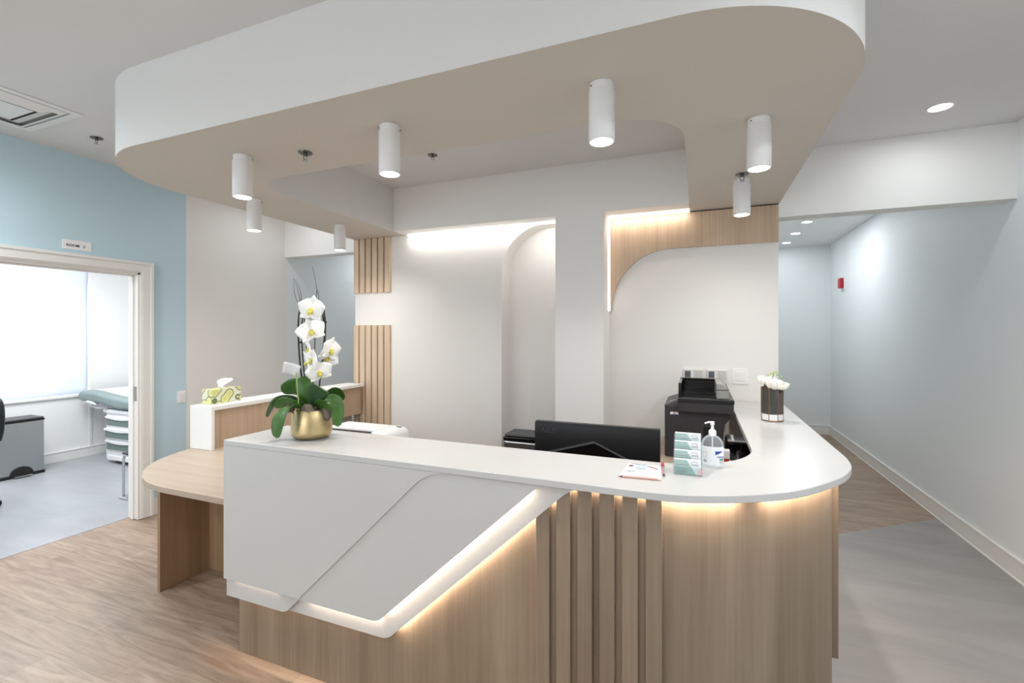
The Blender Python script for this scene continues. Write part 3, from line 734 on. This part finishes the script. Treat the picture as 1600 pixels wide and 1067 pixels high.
# ---------------------------------------------------------------- white printer behind the counter
pr = thing('desktop_printer', (-1.98, 2.43, .745), 'white desktop printer behind the counter, right of the orchid pot', 'printer')
m = MB(); m.box(-2.215, -1.852, 2.362, 2.53, .746, .885); m.box(-2.215, -1.852, 2.40, 2.53, .885, .9295)
m.build('body', M['whitep'], pr, bevel=.004)
B(-2.215, -1.852, 2.352, 2.53, .930, .943).build('top_cover', M['whitep'], pr, bevel=.003)
B(-2.21, -1.857, 2.356, 2.40, .886, .9295).build('paper_slot', M['char2'], pr)
side = [(-1.85, .746), (-1.74, .746), (-1.725, .80), (-1.725, .895), (-1.735, .922), (-1.757, .938), (-1.79, .943), (-1.85, .943)]
MB().prism(side, 2.30, 2.535, 'y').build('side_cover', M['whitep'], pr, bevel=.01, smooth=True)
B(-1.80, -1.765, 2.49, 2.505, .942, .9445).build('button', M['char2'], pr)

# ---------------------------------------------------------------- monitor
mo = thing('computer_monitor', (-.46, 2.22, .745), 'black computer monitor seen from behind over the counter', 'monitor')
B(-.758, -.161, 2.20, 2.235, .765, 1.108).build('back_shell', M['black'], mo, bevel=.004)
B(-.75, -.169, 2.235, 2.239, .775, 1.10).build('screen', M['blackgloss'], mo)
bul = [(-.758, .945), (-.455, 1.034), (-.161, .895), (-.161, .766), (-.758, .766)]
MB().prism(bul, 2.182, 2.202, 'y').build('back_cover', M['blackgloss'], mo, bevel=.004)
rid = [(-.758, .945), (-.455, 1.034), (-.161, .905), (-.161, .896), (-.455, 1.025), (-.758, .936)]
MB().prism(rid, 2.178, 2.184, 'y').build('ridge', M['char2'], mo, bevel=.001)
rt = [(-.484, 1.100), (-.476, 1.100), (-.476, 1.02), (-.484, 1.02)]
m = MB(); a = [m.bm.verts.new(p) for p in ((-.758, 2.1995, 1.10), (-.48, 2.1915, 1.10), (-.48, 2.1915, 1.015), (-.758, 2.1995, .935))]; b_ = [m.bm.verts.new(p) for p in ((-.161, 2.1995, 1.10), (-.161, 2.1995, .895))]
m.bm.faces.new(a[::-1]); m.bm.faces.new((a[1], a[2], b_[1], b_[0]))
m.build('back_facet', M['black'], mo)
MB().lathe([(0, .7455), (.11, .7455), (.11, .755), (.03, .76), (.025, .80), (0, .80)], (-.46, 2.25)).build('stand', M['black'], mo, smooth=True)
text('lettering', 'ASUS', .034, M['charcoal'], mo, (-.685, 2.194, 1.066), (PI/2, 0, 0))

# ---------------------------------------------------------------- multifunction copier in the alcove corner
cp = thing('office_copier', (-.03, 3.4, .745), 'charcoal office copier with paper feeder standing in the alcove corner', 'copier')
bp = [(-.202, .7465), (-.195, .7465), (.128, .7465), (.128, .915), (.158, .985), (.17, 1.055), (-.09, 1.08), (-.202, 1.055)]
bp = [(-.202, .752), (-.196, .7465), (.135, .7465), (.145, .90), (.155, .975), (.185, 1.015), (.185, 1.078), (-.202, 1.078)]
MB().prism(bp, 3.17, 3.62, 'y').build('body', M['charcoal'], cp, bevel=.006)
m = MB(); m.prism([(-.204, 1.078), (-.09, 1.118), (-.09, 1.07), (-.204, 1.07)], 3.168, 3.60, 'y'); m.build('control_panel', M['char2'], cp, bevel=.002)
m = MB(); m.prism([(-.175, 1.0915), (-.115, 1.1125), (-.115, 1.1135), (-.175, 1.0925)], 3.22, 3.27, 'y'); m.build('panel_label', M['greyp'], cp)
B(-.118, .202, 3.13, 3.60, 1.045, 1.118).build('scanner', M['charcoal'], cp, bevel=.008)
B(-.121, .205, 3.125, 3.60, 1.105, 1.135).build('scanner_lid', M['black'], cp, bevel=.006)
m = MB()
m.box(-.118, -.10, 3.16, 3.55, 1.13, 1.225); m.box(-.10, .12, 3.50, 3.55, 1.13, 1.225); m.box(-.10, .105, 3.32, 3.50, 1.13, 1.15); m.box(-.118, .12, 3.50, 3.55, 1.213, 1.228)
m.build('feeder', M['blackgloss'], cp, bevel=.003)
ep = [(.105, 1.135), (.178, 1.135), (.176, 1.175), (.165, 1.205), (.14, 1.226), (.105, 1.229)]
MB().prism(ep, 3.16, 3.55, 'y').build('feeder_cap', M['greyp'], cp, bevel=.003, smooth=True)
B(.105, .1775, 3.158, 3.552, 1.188, 1.192).build('trim_line', M['charcoal'], cp)
B(-.10, .105, 3.18, 3.32, 1.136, 1.140).build('feeder_tray', M['blackgloss'], cp)
B(.03, .10, 3.166, 3.171, .875, .955).build('side_vent', M['black'], cp, bevel=.001)
st = B(-.168, -.118, 3.1675, 3.1705, 1.018, 1.036).build('sticker', M['plate'], cp, bevel=.0005)
B(-.165, -.121, 3.167, 3.1685, 1.018, 1.0215).build('sticker_band', M['bluep'], st)
B(-.150, -.136, 3.1668, 3.1685, 1.0235, 1.032).build('sticker_mark', M['redp'], st)

# small things on the desk under the right counter
t = thing('desk_organizer', (.245, 3.31, .745), 'black desk drawer box in the gap between copier and counter', 'organizer')
B(.165, .325, 3.22, 3.40, .7455, .862).build('case', M['black'], t, bevel=.004)
for x in (.169, .248): B(x, x+.073, 3.213, 3.221, .755, .852).build('drawer', M['blackgloss'], t, bevel=.003)
t = thing('paper_stack', (.245, 3.30, .862), 'thin stack of white paper lying on the black drawer box beside the copier', 'paper')
m = MB(); m.box(.172, .318, 3.225, 3.39, .8625, .872); m.build('sheets', M['paper'], t)
t = thing('document_tray', (.245, 3.12, .745), 'white document tray lying in front of the black drawer box', 'tray')
B(.165, .325, 3.03, 3.195, .7455, .757).build('tray_base', M['paper'], t, bevel=.002)
t = thing('desk_phone', (.25, 2.94, .745), 'black desk phone tucked in the counter corner beside the sanitizer', 'telephone')
MB().prism([(2.86, .7455), (3.02, .7455), (3.02, .825), (2.86, .79)], .178, .33, 'x').build('phone_base', M['black'], t, bevel=.004)
MB().tube([(.205, 2.87, .815), (.210, 2.91, .838), (.218, 2.97, .85), (.222, 3.01, .846)], .015, 10).build('handset', M['charcoal'], t, smooth=True)
t = thing('label_carton', (.145, 2.96, .745), 'small white carton with an orange label right of the sanitizer bottle', 'carton')
B(.122, .168, 2.93, 2.99, .7455, .868).build('carton_body', M['paper'], t, bevel=.001)
B(.125, .165, 2.9285, 2.9305, .79, .825).build('carton_label', M['redp'], t)

# ---------------------------------------------------------------- steel bin in the niche
b2 = thing('step_bin', (-1.30, 3.62, 0), 'tall brushed steel bin with black lid in the arched niche, left of the monitor', 'bin')
B(-1.475, -1.12, 3.50, 3.73, .02, .665).build('bin_body', M['steel'], b2, bevel=.012)
B(-1.48, -1.115, 3.495, 3.735, .665, .70).build('lid_rim', M['blackgloss'], b2, bevel=.008)
B(-1.472, -1.123, 3.503, 3.727, .70, .722).build('lid', M['char2'], b2, bevel=.01)
B(-1.46, -1.135, 3.515, 3.72, 0, .02).build('foot', M['black'], b2)

# ---------------------------------------------------------------- vase with roses
VX, VY = .397, 3.062
va = thing('glass_vase', (VX, VY, TZ), 'octagonal smoked glass vase with copper edges holding roses at the counter end', 'vase')
oc = [(VX+.058*math.cos(math.radians(22.5+45*i)), VY+.058*math.sin(math.radians(22.5+45*i))) for i in range(8)]
oi = [(VX+.0555*math.cos(math.radians(22.5+45*i)), VY+.0555*math.sin(math.radians(22.5+45*i))) for i in range(8)]
m = MB()
for i in range(8):
    j = (i+1) % 8
    m.prism([oc[i], oc[j], oi[j], oi[i]], TZ+.006, TZ+.19)
m.build('glass_body', M['smoke'], va)
M['copper'] = mat('copper_edge', (168, 126, 98), .35, 1)
m = MB()
for i in range(8):
    j = (i+1) % 8
    m.tube([(*oc[i], TZ+.002), (*oc[i], TZ+.192)], .0022, 6)
    for z in (TZ+.0035, TZ+.19): m.tube([(*oc[i], z), (*oc[j], z)], .0024, 6)
m.build('copper_frame', M['copper'], va)
MB().prism([(VX+(x-VX)*1.055, VY+(y-VY)*1.055) for x, y in oi], TZ+.006, TZ+.040).build('vase_base_reflection', M['plate'], va)  # white base block, widened to imitate the counter mirrored in the glass
def rose_mesh(m, r):
    for k in range(4):
        n = 3+k*1; rr = r*(.30+.235*k)
        for i in range(n):
            a0 = 2*PI*i/n+k*.7
            def f(u, v, a0=a0, n=n, rr=rr, k=k):
                a = a0+(v-.5)*2*PI/n*1.35; el = -1.1+u*(2.1-.28*k); q = rr*(1+.10*math.sin(v*PI*2+k))*(1.0+.12*max(0, el))
                return (q*math.cos(el)*math.cos(a), q*math.cos(el)*math.sin(a), rr*.95*math.sin(el)+r*.04*math.sin(v*PI))
            m.grid(f, 8, 8)
    return m
ros = [(.0, -.035, 1.262, .046), (-.048, -.005, 1.272, .030), (.052, -.02, 1.250, .032), (.0, .045, 1.27, .042), (-.045, .03, 1.285, .022), (.03, -.058, 1.245, .026)]
rl = ['large ivory rose at the front centre of the vase', 'ivory rose at the left side of the vase', 'ivory rose at the right side of the vase', 'ivory rose behind the large one in the vase', 'small pale rosebud at the upper left of the vase', 'small ivory rose low at the front right of the vase']
for (u, d, z, r), lb in zip(ros, rl):
    c = Vector((VX, VY, z))+Vector((.97, .24, 0))*u+Vector((-.24, .97, 0))*d
    t = thing('rose', (c.x, c.y, 1.09), lb, 'flower', 'roses in the vase')
    mm = rose_mesh(MB(), r)
    mm.ball((0, 0, 0), r*.55, (1, 1, .9), 2)
    for v in mm.bm.verts: v.co += c
    mm.build('bloom', M['rose'], t, smooth=True, solid=.0008)
    MB().tube([(c.x, c.y, z-r*.4), ((c.x+VX)/2, (c.y+VY)/2, z-.08), (VX+u*.3, VY+d*.3, TZ+.05)], .0025, 6).build('stem', M['stem'], t)
t = thing('leaf_sprig', (VX, VY, 1.09), 'pale green leaf sprig sticking up behind the roses', 'leaf sprig')
MB().tube([(VX, VY, 1.10), (VX-.005, VY+.01, 1.24), (VX+.012, VY+.005, 1.318)], .0016, 6).build('stem', M['stem'], t)
for i, (du, dz, rx) in enumerate(((.012, 1.315, .3), (-.012, 1.308, -.5), (.02, 1.30, .9), (-.03, 1.298, -1.0), (.045, 1.288, 1.2))):
    c = Vector((VX+du, VY-.005*i, dz))
    def f(a, b, c=c, rx=rx):
        w = .010*math.sin(PI*(.05+.9*a))*(2*b-1); p = Vector((a*.022, w, .006*math.sin(a*PI)))
        return c+Matrix.Rotation(rx, 3, 'Z') @ (Matrix.Rotation(.7, 3, 'X') @ p)
    MB().grid(f, 6, 4).build('leaf', M['sprig'], t, smooth=True, solid=.0006)

# ---------------------------------------------------------------- sanitizer bottle
SX, SY = .050, 1.925
sa = thing('sanitizer_bottle', (SX, SY, TZ), 'clear pump bottle of hand sanitizer on the counter, right of the card holder', 'bottle')
def oval(m, prof, kx=1, ky=.72, seg=36):
    rings = []
    for r, z in prof:
        rings.append([m.bm.verts.new((SX+r*kx*math.cos(2*PI*i/seg), SY+r*ky*math.sin(2*PI*i/seg), z)) for i in range(seg)])
    for a, b in zip(rings, rings[1:]):
        for i in range(seg): m.bm.faces.new((a[i], a[(i+1) % seg], b[(i+1) % seg], b[i]))
    m.bm.faces.new(rings[0][::-1]); m.bm.faces.new(rings[-1]); return m
oval(MB(), [(.034, TZ+.001), (.039, TZ+.004), (.040, TZ+.012), (.040, TZ+.075), (.039, TZ+.088), (.034, TZ+.102), (.024, TZ+.113), (.013, TZ+.119)]).build('bottle_body', M['gel'], sa, smooth=True)
MB().lathe([(0, TZ+.117), (.0135, TZ+.117), (.0135, TZ+.134), (.010, TZ+.139), (.006, TZ+.141), (.0048, TZ+.156), (.0075, TZ+.158), (.0075, TZ+.170), (0, TZ+.171)], (SX, SY), 20).build('pump', M['whitep'], sa, smooth=True)
MB().tube([(SX+.006, SY, TZ+.167), (SX-.012, SY-.004, TZ+.168), (SX-.027, SY-.008, TZ+.163)], .004, 8, .003).build('nozzle', M['whitep'], sa, smooth=True)
MB().tube([(SX, SY, TZ+.118), (SX, SY, TZ+.01)], .0028, 6).build('dip_tube', M['whitep'], sa)
def wrap(a0, a1, z0, z1, m, name, par, r=.0403, tri=False):
    def f(u, v):
        a = math.radians(a0+(a1-a0)*u); zz = z0+(z1-z0)*v
        if tri: zz = z1-(z1-z0)*(1-v)*(1-u)**.8
        return (SX+r*math.cos(a), SY+r*.72*math.sin(a), zz)
    return MB().grid(f, 12, 2).build(name, m, par, smooth=True)
lb = wrap(200, 345, TZ+.012, TZ+.080, M['paper'], 'label', sa)
wrap(283, 328, TZ+.050, TZ+.064, M['bluep'], 'blue_swoosh', lb, .0407, True)
wrap(306, 336, TZ+.030, TZ+.036, M['greenp'], 'green_band', lb, .0407)
for k in range(3): wrap(306, 334, TZ+.019+.005*k-.002, TZ+.0195+.005*k-.001, M['greyprint'], 'printed_line', lb, .0407)
for k in range(7): wrap(218+k*3.4, 219.5+k*3.4+(k % 2)*.8, TZ+.020, TZ+.030, M['greyprint'], 'barcode_bar', lb, .0407)
for q in ((215, 240, .040, .0406), (215, 240, .0575, .0581), (215, 216, .040, .058), (239, 240, .040, .058)): wrap(q[0], q[1], TZ+q[2], TZ+q[3], M['greyprint'], 'printed_frame', lb, .0407)
text('lettering', 'HAND', .0085, M['bluep'], lb, (SX+.0275, SY-.0228, TZ+.042), (PI/2, 0, .42), .0001)
text('lettering', 'HAND', .0085, M['greyprint'], sa, (SX-.02, SY-.026, TZ+.091), (PI/2, 0, -.3), .0001)

# ---------------------------------------------------------------- business card holder with four stacks
ch = thing('card_holder', (-.036, 1.80, TZ), 'clear acrylic tiered holder of business cards on the counter', 'card holder')
cx0, cx1 = -.083, .013
m = MB()
for x in (cx0-.001, cx1-.001): m.prism([(1.765, TZ+.001), (1.86, TZ+.001), (1.86, TZ+.128), (1.835, TZ+.128), (1.765, TZ+.045)], x, x+.002, 'x')
m.box(cx0, cx1, 1.765, 1.86, TZ+.001, TZ+.003)
for k in range(4): m.box(cx0, cx1, 1.766+k*.020, 1.768+k*.020, TZ+.003, TZ+.030+k*.028)
m.build('acrylic_frame', M['acrylic'], ch)
B(cx1-.012, cx1-.002, 1.764, 1.7655, TZ+.006, TZ+.026).build('red_mark', mat('pale_pink_print', (224, 176, 176), .5), ch)
def tri_strip(y, z0, z1, full):
    return [(cx0+.004, z0), (cx0+.004, z1), (cx0+.058, z1), (cx0+.058+(z1-z0)*.62, z0)]
lbs = ['frontmost stack of sage and white business cards, lowest in the holder', 'second stack of sage and white business cards from the front', 'third stack of sage and white business cards from the front', 'rearmost and highest stack of sage and white business cards in the holder']
for k in range(4):
    y = 1.769+k*.020; z0, z1 = TZ+.004+k*.026, TZ+.056+k*.028
    if k == 3: z1 -= .002
    t = thing('business_cards', (-.036, y+.005, z0), lbs[k], 'business cards', 'business cards in the holder')
    B(cx0+.003, cx1-.004, y, y+.012, z0, z1).build('card_stack', M['paper'], t)
    lo = z0 if k == 0 else z1-.040
    zc = z1-.002
    MB().prism([(cx0+.0035, lo), (cx0+.0035, zc), (cx0+.045, zc), (cx0+.045+(zc-lo)*.62, lo)], y-.0006, y-.0001, 'y').build('printed_band', M['card'], t)
    g = MB(); g.tube([(cx0+.070+.011*math.cos(a), y-.0009, z1-.013+.008*math.sin(a)) for a in [i*PI/8 for i in range(9)]], .0005, 5)
    g.box(cx0+.061, cx0+.083, y-.001, y-.0002, z1-.017, z1-.0155); g.box(cx0+.059, cx0+.085, y-.001, y-.0002, z1-.021, z1-.020)
    g.build('printed_logo', M['greyprint'], t)
    g = MB(); g.box(cx0+.008, cx0+.050, y-.0011, y-.0003, z1-.020, z1-.0185)
    if k == 0:
        for zz in (.012, .017, .024): g.box(cx0+.010, cx0+.045, y-.0011, y-.0003, z0+zz-.006, z0+zz-.005)
    g.build('printed_line', M['greyprint'], t)

# ---------------------------------------------------------------- leaflet, pen, pencil
def flat_quad(P, z0, z1): return MB().prism(P, z0, z1)
lf = thing('leaflet', (-.19, 1.76, TZ), 'white leaflet with small red and blue pictures on the counter', 'leaflet')
flat_quad([(-.262, 1.668), (-.119, 1.682), (-.132, 1.852), (-.252, 1.842)], TZ+.0004, TZ+.0012).build('sheet', mat('leaflet_paper', (212, 217, 224), .55), lf)
z0, z1 = TZ+.0012, TZ+.0018
flat_quad([(-.222, 1.795), (-.180, 1.797), (-.184, 1.838), (-.218, 1.836)], z0, z1).build('printed_picture', M['palebp'], lf)
M['maroon'] = mat('maroon_print', (110, 62, 70), .5)
flat_quad([(-.246, 1.806), (-.236, 1.80), (-.228, 1.812), (-.232, 1.824), (-.243, 1.822)], z0, z1).build('printed_picture', M['maroon'], lf)
flat_quad([(-.182, 1.826), (-.168, 1.817), (-.140, 1.796), (-.138, 1.803), (-.165, 1.826), (-.18, 1.83)], z0, z1).build('printed_picture', M['maroon'], lf)
flat_quad([(-.160, 1.812), (-.148, 1.803), (-.146, 1.809), (-.158, 1.818)], z0+.0004, z1+.0004).build('printed_picture', M['redp'], lf)
flat_quad([(-.215, 1.781), (-.182, 1.783), (-.182, 1.789), (-.215, 1.787)], z0, z1).build('printed_line', M['greyprint'], lf)
flat_quad([(-.240, 1.845), (-.205, 1.843), (-.185, 1.846), (-.185, 1.841), (-.205, 1.838), (-.24, 1.840)], z0, z1).build('printed_line', M['greyprint'], lf)
m = MB(); m.tube([(x, y, z1) for x, y in spline([(-.252, 1.752), (-.243, 1.742), (-.228, 1.741), (-.220, 1.748), (-.212, 1.741)], 5)], .0006, 5)
m.tube([(-.236, 1.728, z1), (-.222, 1.752, z1)], .0006, 5); m.build('printed_scribble', M['greyprint'], lf)
pn = thing('red_pen', (-.12, 1.79, TZ), 'red capped pen lying to the right of the leaflet', 'pen')
m = MB(); m.tube([(-.1270, 1.868, TZ+.006), (-.1245, 1.838, TZ+.006)], .0058, 10); m.build('cap', M['redpen'], pn, smooth=True)
MB().tube([(-.1245, 1.838, TZ+.0045), (-.113, 1.728, TZ+.0045)], .0040, 8).build('barrel', mat('clear_mauve_plastic', (176, 126, 140), .3), pn, smooth=True)
MB().tube([(-.113, 1.728, TZ+.0045), (-.1122, 1.716, TZ+.0042)], .0038, 8, .001).build('tip', M['dark'], pn, smooth=True)
pc = thing('pencil', (-.19, 1.665, TZ), 'pinkish brown pencil lying along the front edge of the leaflet', 'pencil')
MB().tube([(-.247, 1.6585, TZ+.004), (-.128, 1.669, TZ+.004)], .0038, 6).build('shaft', M['pinkwood'], pc)
MB().tube([(-.247, 1.6585, TZ+.004), (-.262, 1.6575, TZ+.003)], .0038, 6, .0006).build('point', M['maroon'], pc)
MB().tube([(-.128, 1.669, TZ+.004), (-.118, 1.670, TZ+.004)], .0036, 8).build('eraser', mat('cream_eraser', (230, 206, 180), .6), pc)

# ---------------------------------------------------------------- treatment room things
tb_ = thing('treatment_bin', (-6.84, 2.66, 0), 'rectangular steel step bin with black lid in the treatment room', 'bin')
B(-6.98, -6.715, 2.49, 2.845, .03, .585).build('bin_body', M['steel'], tb_, bevel=.006)
B(-6.985, -6.710, 2.485, 2.85, .585, .605).build('lid_rim', M['blackgloss'], tb_, bevel=.004)
B(-6.98, -6.715, 2.49, 2.845, .605, .622).build('lid', M['char2'], tb_, bevel=.006)
m = MB(); m.box(-6.985, -6.709, 2.485, 2.85, 0, .035)
m.prism([(2.66+.095*math.cos(math.radians(a)), .03+.085*math.sin(math.radians(a))) for a in range(0, 181, 12)], -6.72, -6.7095, 'x')
m.build('base_plinth', M['black'], tb_)
B(-6.709, -6.66, 2.59, 2.73, .012, .024).build('pedal', M['steel'], tb_, bevel=.004)

et = thing('exam_table', (-6.2, 3.65, 0), 'white treatment table with sage cushion and drawers in the treatment room', 'exam table')
B(-6.53, -5.55, 3.33, 3.98, .06, .60).build('cabinet', M['whitep'], et, bevel=.006)
B(-6.46, -5.60, 3.40, 3.96, .003, .06).build('plinth', M['charcoal'], et)
B(-6.50, -5.58, 3.325, 3.98, .045, .10).build('plinth_cover', M['whitep'], et, bevel=.004)
for i, z in enumerate((.165, .305, .445)):
    y = 3.317-.012*(i == 1)
    dr = B(-6.50, -6.00, y, 3.335, z, z+.115).build('drawer', M['whitep'], et, bevel=.004)
    B(-6.49, -6.02, y-.004, y, z+.008, z+.085).build('drawer_front', M['drawer'], dr, bevel=.003)
    hp = [(-6.50+.5*k/12, z+.098-.018*math.sin(PI*k/12)) for k in range(13)]
    MB().prism(hp+[(-6.0, z+.116), (-6.50, z+.116)], y-.016, y-.002, 'y').build('handle', M['whitep'], dr, smooth=True)
B(-6.55, -5.50, 3.31, 4.0, .60, .64).build('table_frame', M['whitep'], et, bevel=.004)
def cush(x0, x1, y0, y1, z0, z1):
    c = []
    for k in range(13):
        a = PI/2+PI*k/12; c.append((x0+.055+.055*math.cos(a), (z0+z1)/2+.02+(z1-z0)*.5*math.sin(a)))
    return c
cu = [(-5.2, .665), (-6.25, .655), (-6.55, .70), (-6.80, .715)] + [(-6.93+.09*math.cos(math.radians(a)), .775+.065*math.sin(math.radians(a))) for a in range(265, 94, -15)] + [(-6.7, .838), (-6.4, .80), (-6.0, .77), (-5.2, .77)]
MB().prism(cu, 3.28, 4.02, 'y').build('cushion', M['vinylup'], et, bevel=.035, smooth=True, seg=4)
pp = [(-5.2, .7715), (-6.0, .7715), (-6.4, .8015), (-6.72, .8385), (-6.90, .842), (-6.90, .844), (-6.72, .8405), (-6.4, .8035), (-6.0, .7735), (-5.2, .7735)]
MB().prism(pp, 3.40, 3.95, 'y').build('paper_sheet', M['paper'], et)
MB().tube([(-6.78, 3.30, .70), (-6.70, 3.27, .665), (-6.55, 3.27, .655), (-6.45, 3.31, .66)], .009, 8).build('handle_bar', M['chrome'], et, smooth=True)
MB().prism([(-6.88, .71), (-6.80, .735), (-6.70, .715), (-6.66, .69), (-6.70, .685), (-6.80, .70)], 3.285, 3.33, 'y').build('bracket', M['whitep'], et, bevel=.004)

ss = thing('step_stool', (-4.80, 2.83, 0), 'chrome step stool with dark top just inside the treatment room doorway', 'step stool')
m = MB()
for y in (2.68, 2.95): m.tube(spline([(-4.985, y, .012), (-4.985, y, .30), (-4.975, y, .385), (-4.93, y, .405), (-4.72, y, .405), (-4.675, y, .385), (-4.665, y, .30), (-4.665, y, .012)], 5), .011, 8)
m.tube([(-4.985, 2.68, .012), (-4.985, 2.95, .012)], .011, 8); m.tube([(-4.665, 2.68, .012), (-4.665, 2.95, .012)], .011, 8)
m.tube([(-5.0, 2.66, .012), (-4.65, 2.66, .012)], .011, 8)
m.build('frame', M['chrome'], ss, smooth=True)
B(-4.975, -4.675, 2.66, 2.97, .412, .432).build('tread', M['charcoal'], ss, bevel=.008)
B(-4.965, -4.685, 2.665, 2.965, .005, .016).build('base_shelf', M['greyp'], ss, bevel=.003)

oc_ = thing('office_chair', (-5.90, 1.98, 0), 'black office chair cut off at the left edge of the treatment room doorway', 'chair')
bk = spline([(-.20, .60), (-.235, .70), (-.245, .85), (-.22, .95), (-.15, .99), (0, 1.0), (.15, .99), (.22, .95), (.245, .85), (.235, .70), (.20, .60)], 4)
mm = MB(); mm.prism(bk, -.03, .03, 'y')
for v in mm.bm.verts: v.co.y += .25*v.co.x**2; v.co += Vector((-5.90, 2.02, 0))
mm.build('backrest', M['black'], oc_, bevel=.015, smooth=True)
B(-6.13, -5.67, 1.55, 2.0, .46, .54).build('seat', M['black'], oc_, bevel=.03, seg=4)
MB().tube([(-5.9, 1.80, .46), (-5.9, 1.80, .08)], .03, 12).build('gas_post', M['charcoal'], oc_, smooth=True)
MB().tube([(-5.9, 1.9, .50), (-5.9, 2.07, .54), (-5.9, 2.07, .72)], .02, 8).build('back_bar', M['black'], oc_, smooth=True)
for k in range(5):
    a = 2*PI*k/5+1.46
    e = Vector((-5.9+.30*math.cos(a), 1.80+.30*math.sin(a), .075))
    lg = MB().tube([(-5.9, 1.80, .11), (-5.9+.15*math.cos(a), 1.80+.15*math.sin(a), .10), e], .022, 8, .014).build('leg', M['black'], oc_, smooth=True)
    MB().ball((e.x, e.y, .030), .0285, (1, .7, 1), 2).build('caster', M['blackgloss'], lg, smooth=True)
oc_.location += Vector((.09, .04, 0))
